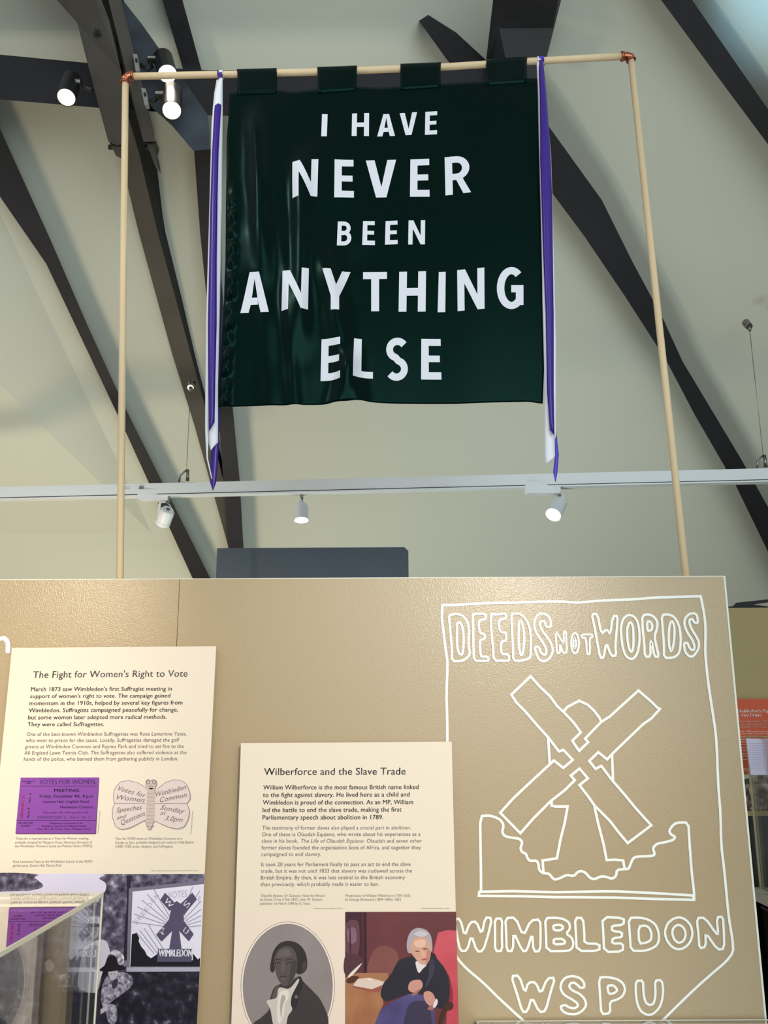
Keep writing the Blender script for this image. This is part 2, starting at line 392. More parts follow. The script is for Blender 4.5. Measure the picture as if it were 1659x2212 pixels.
def wall_unit():
    Y = 3.95
    xl = atY(1480, 1500, Y).x; zt = atY(1610, 1313, Y).z; zs = atY(1610, 1751, Y).z; zb = atY(1610, 1761, Y).z
    r = empty('display_wall', (xl + .6, Y, 0), 'olive display wall with a ledge, standing at the far right', 'display wall')
    MB().box((xl, Y, zs), (xl + 1.6, Y + .08, zt)).build('board', mat('olive_wall', (158, 144, 106), .6, .3, vary=.1, vscale=3), r)
    MB().box((xl, Y - .03, zb), (xl + 1.6, Y + .08, zs)).build('ledge', mat('tan_ledge', (176, 150, 104), .6, .3), r)
    MB().box((xl, Y + .02, 0), (xl + 1.6, Y + .08, zb)).build('dark_lower_panel', mat('black_laminate', (14, 14, 15), .4, .4), r)
    # orange text board
    T = lambda d: (lambda px, py: atY(px, py, Y - .012 - d))
    t0 = T(0); xr = xl + 1.2
    r2 = empty('information_board', atY(1640, 1750, Y), 'orange-red information board with white writing at the far right', 'information board')
    za = atY(1600, 1510, Y).z; zp = atY(1600, 1674, Y).z
    MB().box((xl + .02, Y - .012, zp), (xr, Y, za)).build('board', mat('orange_print', (196, 78, 46), .5, .35, vary=.15, vscale=5, col2=(206, 96, 70)), r2)
    MB().box((xl + .02, Y - .012, zs), (xr, Y, zp)).build('crowd_photograph', mottled('crowd_print', [(.38, (40, 24, 26)), (.5, (92, 60, 58)), (.58, (150, 116, 110)), (.66, (226, 214, 208))], 60, detail=3, stretch=(1, 1, .6)), r2)
    K = crop(1540, 1240, 4.807); K2 = crop(1540, 1660, 4.008)
    sk = MB().use(ink((214, 200, 190))); fillpoly(sk, [K2(p) for p in [(150, 55), (520, 48), (900, 50), (900, 130), (150, 130)]], T(.0005))
    sk.use(ink((64, 54, 52))); fillpoly(sk, [K2(p) for p in [(150, 120), (290, 90), (340, 85), (390, 58), (420, 70), (440, 88), (477, 90), (560, 75), (800, 110), (800, 150), (400, 135), (150, 150)]], T(.001))
    sk.use(ink((150, 132, 130))); fillpoly(sk, [K2(p) for p in [(150, 146), (400, 132), (800, 148), (800, 175), (400, 160), (150, 185)]], T(.0012))
    sk.build('photograph_hills', None, r2)
    h = MB(); tt = T(.001)
    text(h, "Wimbledon's Pageant", K((226, 1437)), K((676, 1434)), 32 / 4.807, tt, .03)
    text(h, 'in Two Hours', K((245, 1479)), K((505, 1478)), 32 / 4.807, tt, .03); h.build('heading', M_WHITE, r2)
    b = MB()
    for s, x0, y, x1, c, bo in (('How do you squeeze 600 years', 262, 1536, 640, 19, .02), ('pageant, with prominent local', 240, 1566, 610, 19, .02), ("of Wimbledon's historic houses", 262, 1595, 660, 19, .02),
                                ('Over 4,000 people attended the', 270, 1640, 640, 16, 0), ('in June 1909. It ran for two days', 268, 1664, 640, 16, 0)):
        text(b, s, K((x0, y)), K((x1, y)), c / 4.807, tt, bo)
    b.build('lead_text', ink((244, 214, 200)), r2); b = MB(); y = 1692
    while y < 1925:                                  # lines too small to read: broken strokes
        x = 292
        while x < 640:
            wd = random.uniform(10, 34); stroke(b, [K((x, y)), K((x + wd, y))], 1.4, tt); x += wd + 8
        y += 26 if int(y) % 5 else 34
    b.build('body_text', ink((244, 214, 200)), r2)
    b = MB()
    for yy in (2020, 2036): stroke(b, [K((318, yy)), K((400, yy))], 1.0, tt)
    b.build('credit_line', ink((244, 214, 200)), r2)
wall_unit()

def right_case():
    Yb, Yf = 3.86, 3.0
    a = atY(1611, 1591, Yb); z0 = atY(1640, 1918, Yb).z; x0 = a.x; z1 = a.z; x1 = x0 + 1.0; t = .006
    r = empty('glass_display_case', ((x0 + x1) / 2, (Yb + Yf) / 2, 0), 'glass display case on a black plinth with white rim, in front of the orange board', 'display case')
    for n, lo, hi in (('side_pane', (x0, Yf, z0), (x0 + t, Yb, z1)), ('back_pane', (x0 + t, Yb - t, z0), (x1, Yb, z1 - t)), ('top_pane', (x0 + t, Yf, z1 - t), (x1, Yb, z1)), ('front_pane', (x0 + t, Yf, z0), (x1, Yf + t, z1 - t)), ('side_pane', (x1 - t, Yf + t, z0), (x1, Yb - t, z1 - t))):
        MB().box(lo, hi).build(n, M_GLASS, r)
    MB().box((x0 - .002, Yb - .006, z0), (x0 + .005, Yb + .001, z1)).build('pane_edge', mat('dull_glass_edge', (172, 158, 128), .3), r)
    MB().box((x0 - .002, Yf, z1 - .002), (x0 + .005, Yb, z1 + .004)).build('pane_edge', MATS['dull_glass_edge'], r)
    MB().box((x0 - .02, Yf - .02, z0 - .05), (x1 + .02, Yb + .02, z0)).build('rim', mat('white_rim', (196, 190, 180), .4), r)
    MB().box((x0, Yf, 0), (x1, Yb, z0 - .05)).build('plinth', MATS['black_laminate'], r)
    MB().box((x0 - .004, Yf - .004, z0 - .075), (x1 + .004, Yb + .004, z0 - .068)).build('plinth_band', mat('grey_band', (70, 70, 66), .5), r)  # thin grey band standing slightly proud of the plinth
    # pale sheet and stand added in place of a reflection in the case glass
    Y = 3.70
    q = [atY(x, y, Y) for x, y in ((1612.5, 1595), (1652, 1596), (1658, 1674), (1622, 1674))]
    s = empty('reflection_sheet', (q[3] + q[2]) / 2 * 1.0, 'pale lilac sheet added as a reflection in the glass of the far right case', 'reflection stand-in')
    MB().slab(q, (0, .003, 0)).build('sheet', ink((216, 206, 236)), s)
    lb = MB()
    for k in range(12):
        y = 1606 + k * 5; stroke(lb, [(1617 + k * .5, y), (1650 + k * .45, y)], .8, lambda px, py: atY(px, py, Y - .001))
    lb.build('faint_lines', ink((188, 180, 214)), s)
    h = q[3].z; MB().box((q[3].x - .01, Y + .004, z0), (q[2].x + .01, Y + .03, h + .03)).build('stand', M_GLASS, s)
right_case()

# ------------------------------------------------------------------ white lighting track
TA = atY(0, 1052, 3.75); TB = atY(1659, 1020, 3.52)
def track_at(px):                            # point of the track's lower front edge at picture column px
    d = TB - TA; r = ray(px, 1036)
    # intersect vertical plane of the track with the ray's heading
    k = r.x / r.y; t = (k * TA.y - TA.x) / (d.x - k * d.y); return TA + d * t
def track():
    a, b = track_at(-500), track_at(2200); b.z = a.z = TA.z + .0
    za = TA.z
    A = Vector((a.x, a.y, za)); B = Vector((b.x, b.y, za))
    d = (B - A).normalized(); nrm = Vector((d.y, -d.x, 0)).normalized() * -1
    r = empty('lighting_track', (A + B) / 2, 'long white lighting track spanning the picture below the banner', 'lighting track')
    back = Vector((-d.y, d.x, 0))
    h = .046; dp = .038
    MB().prism([A, B, B + Vector((0, 0, -h)), A + Vector((0, 0, -h))], [p + back * dp for p in (A, B, B + Vector((0, 0, -h)), A + Vector((0, 0, -h)))]).build('rail_body', M_TRACK, r)
    z = Vector((0, 0, -h)); z2 = Vector((0, 0, -h - .004)); z3 = Vector((0, 0, -h - .010))
    MB().prism([A + z, B + z, B + z2, A + z2], [p + back * (dp - .012) for p in (A + z, B + z, B + z2, A + z2)]).build('slot', M_BLACK, r)
    o = -back * .002
    MB().prism([A + z2 + o, B + z2 + o, B + z3 + o, A + z3 + o], [p + back * dp for p in (A + z2, B + z2, B + z3, A + z3)]).build('lower_flange', M_TRACK, r)
    f = Vector((0, -.001, 0)); t0 = track_at(272); t1 = track_at(312)
    MB().box((t1.x - .02, t1.y - .003, za - .024), (t1.x - .002, t1.y + .002, za - .012)).build('rating_label', mat('grey_label', (110, 120, 104), .5), r)
    l = MB()
    for k in range(3): l.box((t0.x - .012 + .004 * k, t0.y - .0015, za - .014 - k * .005), (t0.x + .022, t0.y + .001, za - .0122 - k * .005))
    l.build('printed_marking', mat('grey_marking', (180, 186, 192), .5), r)
    return r
track()
TZ = TA.z - .056
def Yt(px): return track_at(px).y
def cable(px, ytop, ylow, label, on='cup'):
    p = track_at(px); Y = p.y + .02
    top = atY(px + (ylow - ytop) * .055 * (1 if px < 829 else -1.0) * 1, ytop, Y); lo = Vector((atY(px, ylow, Y).x, Y, TA.z))
    top.x = lo.x
    r = empty('suspension_cable', lo, label, 'cable', 'steel cables holding the white track')
    MB().cyl(lo + Vector((0, 0, .05)), top, .0014, n=8).build('wire', M_STEEL, r)
    MB().cyl(lo + Vector((.006, 0, .012)), lo + Vector((.006, 0, .062)), .008, .006, n=14).build('gripper', M_STEEL, r)
    MB().tube([lo + Vector((-.03, 0, .004)), lo + Vector((-.026, 0, .035)), lo + Vector((-.012, 0, .05)), lo + Vector((0, 0, .06))], .004).build('hook', M_STEEL, r)
    MB().box((lo.x - .045, Y - .012, TA.z), (lo.x + .04, Y + .012, TA.z + .004)).build('mounting_plate', M_STEEL, r)
    m1 = top + Vector((0, 0, 0)); MB().cyl(m1 + Vector((0, 0, -.03)), m1 + Vector((0, 0, -.012)), .007, n=14).cyl(m1 + Vector((0, 0, -.012)), m1 + Vector((0, .03, .02)), .014, .017, n=18).build('ceiling_cup', M_STEEL, r)
cable(402, 832, 1034, 'thin steel cable dropping from the sloping truss timber to the white track')
cable(1652, 700, 1018, 'thin steel cable down to the white track at the far right edge')

def spot_light(o_loc, aim, power, col=(1, .9, .72), ang=50):
    return lamp('SPOT', 'lamp_beam', o_loc, aim, power, col, .02, ang, .7)
def white_spot(kind, boxr, adr, stem, rear, front, rad, label, glow, arm=None, dy=0.0):
    px = (adr[0] + adr[2]) / 2; Y = Yt(px) + .006
    P = lambda x, y, d=0.0: atY(x, y, Y + d)
    root = empty('track_spotlight', P(px, adr[1]), label, 'spotlight', 'white spotlights on the track')
    if boxr:
        x0, y0, x1, y1 = boxr; c = 6
        MB().slab([P(x0, y0), P(x1, y0), P(x1, y1), P(x0 + c, y1), P(x0, y1 - c)], (0, .04, 0)).build('driver_box', M_TRACK, root)
    x0, y0, x1, y1 = adr
    MB().slab([P(x0, y0, .003), P(x1, y0, .003), P(x1, y1, .003), P(x0 + 6, y1, .003), P(x0, y1 - 3, .003)], (0, .03, 0)).build('track_adapter', M_TRACK, root)
    MB().cyl(P(*stem[0], .018), P(*stem[1], .018), .007, n=14).build('swivel_stem', M_STEEL, root)
    k = atY(0, 0, Y)
    a = P(*rear, .018 + dy); b = P(*front, .018 - dy); R = rad * (a - EYE).length / F
    d = (b - a).normalized()
    hd = MB().cyl(a, b, R * .98, R, n=28, cap=False)
    hd.cyl(a - d * .012, a, R * .72, R * .98, n=28)
    hd.cyl(b - d * .010, b + d * .004, R * 1.03, R * 1.03, n=28, cap=False)
    hd.cyl(b - d * .002, b - d * .001, R * .99, R * .99, n=28)
    head = hd.build('lamp_head', M_TRACK, root)
    if glow: MB().cyl(b - d * .001, b + d * .001, R * .82, n=28).build('lens', M_LENS, head)
    else:
        MB().cyl(a - d * .0125, a - d * .0145, R * .25, n=20).build('rear_knob', mat('grey_knob', (90, 92, 94), .4), head)
        fins = MB()
        for q in range(10):
            x = d.orthogonal().normalized(); yv = d.cross(x); an = q * math.pi / 5; rr = x * math.cos(an) + yv * math.sin(an)
            fins.cyl(a - d * .010 + rr * R * .35, a - d * .006 + rr * R * .85, .0016, n=6)
        fins.build('cooling_fins', mat('fin_grey', (150, 150, 140), .5), head)  # cooling fins in a plain grey
    if arm: MB().tube([P(x, y, .018) for x, y in arm], .0055, 8).build('bracket_arm', M_TRACK, root)
    # supply lead
    s0 = P(*stem[1], .018); MB().tube([s0, s0 + Vector((.014, -.004, -.012)), (s0 + a) / 2 + Vector((.018, -.01, 0)), a + Vector((.004, -.004, .004))], .0022, 6).build('lead', M_TRACK, root)
    spot_light(b + d * .02, b + d * 1.0, 5 if glow else 10)
white_spot(0, (297, 1057, 362, 1080), (362, 1058, 403, 1068), ((366, 1068), (361, 1086)), (361, 1105), (352, 1128), 16,
           'white track spotlight on the left turned away, its finned back showing', False, [(360, 1084), (346, 1085), (343, 1106), (345, 1112)], dy=-.02)
white_spot(1, None, (620, 1056, 662, 1067), ((652, 1066), (651, 1080)), (651, 1094), (651, 1122), 15,
           'white track spotlight hanging straight down in the middle, lit lens below', True, [(651, 1080), (651, 1088), (651, 1096)], dy=.006)
white_spot(2, (1135, 1041, 1211, 1065), (1211, 1042, 1242, 1053), ((1208, 1062), (1208, 1072)), (1210, 1086), (1196, 1111), 16.5,
           'white track spotlight on the right tilted to the lower left, lens lit', True, [(1206, 1069), (1215, 1068), (1218, 1080), (1217, 1094), (1208, 1097)], dy=.02)

# ------------------------------------------------------------------ black spotlights on the truss
def black_spot(plate, mount, rear, front, rad, Y, label, dy, lens, slit=None):
    P = lambda x, y, d=0.0: atY(x, y, Y + d)
    root = empty('black_spotlight', P(*mount[0]), label, 'spotlight', 'black spotlights on the truss')
    a = P(*rear, dy); b = P(*front, -dy); R = rad * (a - EYE).length / F; d = (b - a).normalized()
    hd = MB().cyl(a, b, R, R, n=28, cap=False).cyl(a - d * .015, a, R * .7, R, n=28).cyl(b - d * .004, b - d * .003, R * .99, R * .99, n=28)
    head = hd.build('lamp_head', M_BLACK, root)
    MB().cyl(b - d * .003, b - d * .001, R * .9, n=28).build('lens', lens, head)
    MB().tube([P(*q, .02) for q in mount], .008, 8).build('bracket_arm', M_BLACK, root)
    x0, y0, x1, y1 = plate
    g = MB().slab([P(x0 - 2, y0 - 2, -.01), P(x1 + 2, y0 - 2, -.01), P(x1 + 2, y1 + 3, -.01), P(x0 - 2, y1 + 3, -.01)], (0, .02, 0)).build('gear_box', M_BLACK, root)
    w_ = MB().slab([P(x0, y0, -.012), P(x1, y0 + 1, -.012), P(x1, y1, -.012), P(x0, y1 - 1, -.012)], (0, .003, 0)).build('rating_label', mat('pale_label', (170, 172, 172), .5), g)
    ln = MB(); 
    for k in range(2): stroke(ln, [(x0 + 3, y0 + 2 + k * 2.2), (x1 - 3, y0 + 2.4 + k * 2.2)], .7, lambda px, py: P(px, py, -.0125))
    ln.build('label_print', ink((60, 60, 62)), g)
    if slit:
        MB().slab([P(*q, -.02) for q in slit], (0, .02, 0)).build('track_adapter', mat('pale_adapter', (140, 142, 140), .5), root)
        cxs = sum(q[0] for q in slit) / 4; cys = sum(q[1] for q in slit) / 4
        MB().slab([P(cxs - 3, cys - 9, -.022), P(cxs + 2, cys - 9, -.022), P(cxs + 3, cys - 1, -.022), P(cxs - 2, cys - 1, -.022)], (0, .004, 0)).build('locking_catch', M_BLACK, root)
    spot_light(b + d * .02, b + d, 5)
black_spot((147, 171, 172, 178), [(200, 195), (178, 186), (166, 182)], (156, 172), (143, 211), 17, 2.70,
           'black spotlight at the upper left, alone on the left of the wide timber', .03, M_LENS2)
black_spot((319, 121, 344, 126), [(303, 140), (318, 150), (330, 142)], (352, 124), (362, 160), 18, 2.70,
           'upper black spotlight right of the narrow timber, its glow above the wooden pole', .02, M_LENS, [(287, 116), (296, 117), (302, 154), (293, 153)])
black_spot((336, 197, 360, 203), [(322, 222), (334, 216), (344, 206)], (372, 195), (371, 239), 18.5, 2.70,
           'lower black spotlight right of the narrow timber, round lens facing the viewer', .035, M_LENS2, [(305, 190), (314, 191), (321, 227), (312, 226)])

# ------------------------------------------------------------------ wooden frame of the banner
FY = 2.13
def pole_y(x):                               # the top dowel sags a little
    P_ = [(281, 165), (500, 160.5), (730, 154), (954, 145), (1140, 133), (1350, 121.5)]
    for a, b in zip(P_, P_[1:]):
        if x <= b[0]: return a[1] + (b[1] - a[1]) * (x - a[0]) / (b[0] - a[0])
    return P_[-1][1]
def banner_frame():
    A, B, Cc, D = (264, 1262), (271, 178), (1354, 122), (1481, 1262)
    p = [atY(*q, FY) for q in (A, B, Cc, D)]
    r = empty('banner_frame', (p[0] + p[3]) / 2, 'pale wooden dowel frame with copper elbows holding up the banner', 'frame')
    p[0].z -= .5; p[3] = p[3] + (p[3] - p[2]).normalized() * .5
    p[0] = atY(264, 1262, FY) + (p[0] - p[1]).normalized() * .5
    tl = atY(275, 163, FY); tr = atY(1361, 120, FY)
    MB().cyl(p[0], atY(271, 172, FY), .0088).build('upright_pole', M_DOWEL, r)
    MB().cyl(p[3], atY(1363, 128, FY), .0088).build('upright_pole', M_DOWEL, r)
    MB().tube([atY(x, pole_y(x), FY) for x in (281, 390, 500, 620, 730, 840, 954, 1050, 1140, 1240, 1348)], .0092, 18).build('top_pole', M_DOWEL, r)
    for c, s1, s2 in (([(270, 180), (271, 170), (277, 164), (288, 163.5)], 0, 0), ([(1342, 122), (1353, 121.5), (1361, 123), (1363.5, 131)], 0, 0)):
        q = [atY(*x, FY) for x in c]; MB().tube(q, [.0122, .0112, .0112, .0122], 16).tube([q[0], q[0] + (q[1] - q[0]) * .35], .0135, 16).tube([q[3], q[3] + (q[2] - q[3]) * .35], .0135, 16).build('copper_elbow', M_COPPER, r)
    return r
banner_frame()

# ------------------------------------------------------------------ banner
BY = 2.117
def interp(pts, t):
    for (a, b) in zip(pts, pts[1:]):
        if t <= b[0]: return a[1] + (b[1] - a[1]) * (t - a[0]) / (b[0] - a[0])
    return pts[-1][1]
def ss(a, b, x):
    t = max(0, min(1, (x - a) / (b - a))); return t * t * (3 - 2 * t)
def fold(x, y):                              # folds of the hanging cloth, metres towards the viewer
    d = 0.0
    g = lambda c, w_: math.exp(-((x - c) / w_) ** 2)
    d += .024 * g(556 + (y - 300) * .05, 20) * ss(200, 300, y) * (1 - .85 * ss(430, 640, y))
    d += .021 * g(655 - (y - 300) * .02, 24) * ss(280, 420, y) * (1 - ss(680, 800, y))
    d += .018 * g(700 + (y - 560) * .22, 26) * ss(480, 600, y)
    d += .008 * g(600 + (y - 400) * .08, 14) * ss(360, 480, y)
    d += .016 * g(745 + (y - 820) * -.3, 20) * ss(740, 800, y)
    d += .0015 * math.sin(x * .035 + y * .004) * (1 - .7 * ss(600, 800, x))
    d += .004 * math.sin(x * .013)
    e = interp([(200, 497), (300, 490), (560, 487), (660, 484), (760, 478), (880, 472)], y)
    h = x - e                                # turned and ruffled hem on the left edge
    d += .010 * math.exp(-((h - 16) / 7) ** 2) * ss(380, 460, y) * (1 + .5 * math.sin(y * .19) + .4 * math.sin(y * .083))
    d += .02 * noise.noise(Vector((x * .012, y * .012, 3))) * .35 * (1 - ss(640, 900, x)) * (1 - .7 * ss(600, 760, y))
    return d
def bpt(x, y, off=0.0):
    p = atY(x, y, BY); d = (EYE - p); d.z = 0; d.normalize()
    return p + Vector((0, -1, 0)) * (fold(x, y) + off)
BL = [(0, 497), (.15, 490), (.42, 488), (.55, 487), (.68, 484), (.83, 478), (.97, 472), (1, 473)]
BR = [(0, 1160), (.18, 1163), (.46, 1168), (.69, 1172), (.89, 1175), (1, 1172)]
BT = [(0, 203), (.023, 200), (.15, 196), (.21, 201), (.285, 195), (.41, 186), (.49, 188), (.555, 185), (.685, 181), (.76, 180), (.83, 178), (.97, 172), (1, 172)]
BB = [(0, 880), (.125, 878), (.24, 877), (.325, 875), (.44, 868), (.54, 871), (.73, 873), (.84, 871), (.955, 869), (1, 873)]
def banner():
    p = bpt(820, 876); r = empty('fabric_banner', p, 'dark green fabric banner with white capital letters hanging from the wooden frame', 'banner')
    rows = []
    NU, NV = 150, 130
    for j in range(NV + 1):
        v = j / NV; row = []
        for i in range(NU + 1):
            u = i / NU; x = interp(BL, v) * (1 - u) + interp(BR, v) * u; y = interp(BT, u) * (1 - v) + interp(BB, u) * v
            row.append(bpt(x, y))
        rows.append(row)
    cl = MB().sheet(rows).build('cloth', M_BANNER, r)
    sd = cl.modifiers.new('thickness', 'SOLIDIFY'); sd.thickness = .0016; sd.offset = -1
    # tabs looping over the pole
    for (xa, ya), (xb, yb), yl, yr in (((513, 155), (598, 150), 203, 199), ((686, 147), (771, 144), 198, 190), ((865, 139), (952, 135), 189, 184), ((1050, 131), (1138, 128), 182, 176)):
        rows = []; n = 10
        for j in range(6):                   # front drop
            t = 1 - j / 5; row = []
            for i in range(n + 1):
                s = i / n; x = xa + (xb - xa) * s; yt = pole_y(x); y = yt + (yl + (yr - yl) * s + 6 - yt) * t
                q = bpt(x, y, .0018); q.y = q.y * t + (FY - .0118) * (1 - t); row.append(q)
            rows.append(row)
        for k in range(1, 9):                # over the dowel
            a = math.pi * k / 8; row = []
            for i in range(n + 1):
                s = i / n; x = xa + (xb - xa) * s; b = atY(x, pole_y(x), FY)
                row.append(b + Vector((0, -.0118 * math.cos(a), .0118 * math.sin(a))))
            rows.append(row)
        rows.append([q + Vector((0, -.004, -.05)) for q in rows[-1]])
        tb = MB().sheet(rows).build('tab', M_BANNER, r); sd = tb.modifiers.new('thickness', 'SOLIDIFY'); sd.thickness = .0016; sd.offset = 0
    # appliqué letters
    G = {
        'I': [[(0, 0), (1, 0), (1, 1), (0, 1)]],
        'H': [[(0, 0), (.29, 0), (.29, .41), (.71, .41), (.71, 0), (1, 0), (1, 1), (.71, 1), (.71, .6), (.29, .6), (.29, 1), (0, 1)]],
        'E': [[(0, 0), (1, 0), (1, .17), (.38, .17), (.38, .41), (.94, .41), (.94, .57), (.38, .57), (.38, .82), (1, .82), (1, 1), (0, 1)]],
        'V': [[(0, 0), (.29, 0), (.515, .72), (.71, 0), (1, 0), (.68, 1), (.34, 1)]],
        'N': [[(0, 0), (.29, 0), (.74, .64), (.74, 0), (1, 0), (1, 1), (.74, 1), (.26, .34), (.26, 1), (0, 1)]],
        'L': [[(0, 0), (.41, 0), (.41, .83), (1, .83), (1, 1), (0, 1)]],
        'T': [[(0, 0), (1, 0), (1, .18), (.67, .18), (.67, 1), (.34, 1), (.34, .18), (0, .18)]],
        'Y': [[(0, 0), (.3, 0), (.49, .38), (.7, 0), (1, 0), (.6, .66), (.6, 1), (.3, 1), (.3, .66)]],
        'A': [[(.33, 0), (.66, 0), (.555, .16), (.5, .16), (.40, .62), (.60, .62), (.62, .80), (.36, .80), (.29, 1), (0, 1)], [(.5, .16), (.54, .1), (.66, 0), (1, 1), (.71, 1), (.62, .72)]],
        'R': [[(0, 0), (.29, 0), (.29, 1), (0, 1)]], 'B': [[(0, 0), (.29, 0), (.29, 1), (0, 1)]], 'S': [], 'G': [],
    }
    def arc(cx, cy, rx, ry, a0, a1, n=14): return [(cx + rx * math.cos(math.radians(a0 + (a1 - a0) * i / n)), cy + ry * math.sin(math.radians(a0 + (a1 - a0) * i / n))) for i in range(n + 1)]
    def band(cl_, tx, ty):                   # outline of a stroke along a centre line (unit box)
        L_, R_ = [], []
        for i, p in enumerate(cl_):
            a = Vector(cl_[max(i - 1, 0)]); b = Vector(cl_[min(i + 1, len(cl_) - 1)]); d = b - a
            n_ = Vector((-d.y / ty * 1.0, d.x / tx * 1.0)); n_ = Vector((-d.y * tx / ty if False else -d.y, d.x))
            n_ = Vector((-d.y / ty, d.x / tx)); n_.normalize(); n_ = Vector((n_.x * tx, n_.y * ty))
            L_.append((p[0] + n_.x, p[1] + n_.y)); R_.append((p[0] - n_.x, p[1] - n_.y))
        return L_ + R_[::-1]
    tx, ty = .145, .085
    G['S'].append(band(arc(.52, .275, .335, .19, -35, -255, 16)[:] + arc(.48, .725, .335, .19, -75, 145, 16), tx, ty))
    G['G'].append(band(arc(.56, .5, .40, .41, -50, -310, 26), tx * .95, ty))
    G['G'].append([(.55, .43), (1, .43), (1, .9), (.72, .9), (.72, .60), (.55, .60)])
    G['R'].append(band([(.2, .08)] + arc(.46, .31, .36, .23, -90, 90, 12) + [(.2, .54)], tx, ty)); G['R'].append([(.36, .52), (.62, .5), (1, 1), (.70, 1)])
    G['B'].append(band([(.2, .08)] + arc(.5, .28, .30, .195, -90, 90, 10) + [(.2, .475)], tx, ty)); G['B'].append(band([(.2, .495)] + arc(.52, .70, .33, .22, -90, 90, 10) + [(.2, .92)], tx, ty))
    S = 2.07375
    rowsL = [((440, 120), [('I', 530, 263, 555, 263, 552, 366, 527, 366), ('H', 665, 262, 741, 258, 740, 360, 663, 362), ('A', 779, 262, 857, 258, 857, 358, 777, 361), ('V', 878, 257, 956, 253, 956, 354, 878, 357), ('E', 993, 253, 1046, 251, 1045, 354, 991, 356),
                ('N', 399, 487, 515, 473, 510, 640, 400, 653), ('E', 587, 470, 671, 467, 673, 636, 585, 640), ('V', 726, 469, 862, 465, 862, 634, 726, 634), ('E', 926, 465, 1010, 463, 1012, 633, 924, 632), ('R', 1079, 458, 1192, 452, 1197, 617, 1083, 629),
                ('B', 601, 745, 662, 745, 662, 850, 597, 855), ('E', 714, 740, 766, 740, 767, 848, 710, 848), ('E', 815, 740, 868, 738, 869, 844, 812, 846), ('N', 918, 738, 992, 738, 991, 846, 916, 846)]),
             ((440, 540), [('A', 166, 108, 294, 107, 294, 285, 166, 288), ('N', 355, 103, 474, 99, 470, 281, 351, 283), ('Y', 534, 103, 658, 100, 658, 281, 534, 283), ('T', 714, 98, 821, 97, 821, 273, 714, 274), ('H', 876, 97, 996, 95, 994, 276, 873, 276),
                ('I', 1053, 100, 1084, 99, 1082, 280, 1048, 280), ('N', 1135, 93, 1256, 84, 1257, 268, 1137, 277), ('G', 1309, 82, 1431, 80, 1431, 270, 1309, 272),
                ('E', 529, 405, 613, 403, 613, 587, 524, 591), ('L', 674, 400, 758, 399, 758, 576, 670, 579), ('S', 813, 392, 919, 392, 919, 585, 813, 586), ('E', 975, 398, 1061, 400, 1065, 582, 974, 580)])]
    for (ox, oy), ls in rowsL:
        for ch, *q in ls:
            q = [(ox + q[k] / S, oy + q[k + 1] / S) for k in range(0, 8, 2)]
            def mp(u, v): 
                x = (q[0][0] * (1 - u) + q[1][0] * u) * (1 - v) + (q[3][0] * (1 - u) + q[2][0] * u) * v
                y = (q[0][1] * (1 - u) + q[1][1] * u) * (1 - v) + (q[3][1] * (1 - u) + q[2][1] * u) * v
                return x, y
            mb = MB()
            for k, pl in enumerate(G[ch]):
                bm = bmesh.new(); f = bm.faces.new([bm.verts.new((a, b, 0)) for a, b in pl]); f.normal_update()
                tr = [[v.co.xy.copy() for v in t.verts] for t in bmesh.ops.triangulate(bm, faces=[f])['faces']]; bm.free()
                for _ in range(3):
                    nt = []
                    for A_, B_, C_ in tr:
                        x, y, z = (A_ + B_) / 2, (B_ + C_) / 2, (C_ + A_) / 2; nt += [[A_, x, z], [x, B_, y], [z, y, C_], [x, y, z]]
                    tr = nt
                ids = {}; vs = []; fs = []
                for t in tr:
                    ff = []
                    for v in t:
                        key = (round(v.x, 5), round(v.y, 5))
                        if key not in ids: ids[key] = len(vs); vs.append(mp(v.x, v.y))
                        ff.append(ids[key])
                    fs.append(tuple(ff))
                mb.add([bpt(x, y, .0026 + k * .0002) for x, y in vs], fs, True)
            mb.build('letter', M_LETTER, r)
banner()

# ------------------------------------------------------------------ ribbons
def ribbon(name, strips, m_, label, loop):
    """strips: lists of (y, xl, xr, depth) rows; loop = (xl, xr, y) where the ribbon goes over the pole"""
    p = atY(loop[0], loop[2], FY)
    r = empty(name, p, label, 'ribbon', 'ribbons tied to the wooden frame')
    for s in strips:
        rows = []
        for k, (y, a, b, dp) in enumerate(s):
            Y = FY + dp; rows.append([atY(a + (b - a) * t, y if not isinstance(y, tuple) else y[0] + (y[1] - y[0]) * t, Y - .004 * math.sin(math.pi * t) - .002 * math.sin(k * 1.7)) for t in (0, .33, .67, 1)])
        # resample down the length
        out = []
        for a, b in zip(rows, rows[1:]):
            for k in range(4):
                out.append([p_.lerp(q_, k / 4) for p_, q_ in zip(a, b)])
        out.append(rows[-1])
        t = MB().sheet(out).build('tail', m_, r); sd = t.modifiers.new('thickness', 'SOLIDIFY'); sd.thickness = .0006; sd.offset = 0
    rows = []
    for k in range(13):
        a = math.pi * (k / 12 * 1.6 - .3)
        rows.append([atY(x, pole_y(loop[0]), FY) + Vector((0, -.0115 * math.cos(a), .0115 * math.sin(a))) for x in (loop[0], loop[1])])
    t = MB().sheet(rows).build('loop', m_, r); sd = t.modifiers.new('thickness', 'SOLIDIFY'); sd.thickness = .0006; sd.offset = 0
LY = [-.030, -.018, -.012, .004]
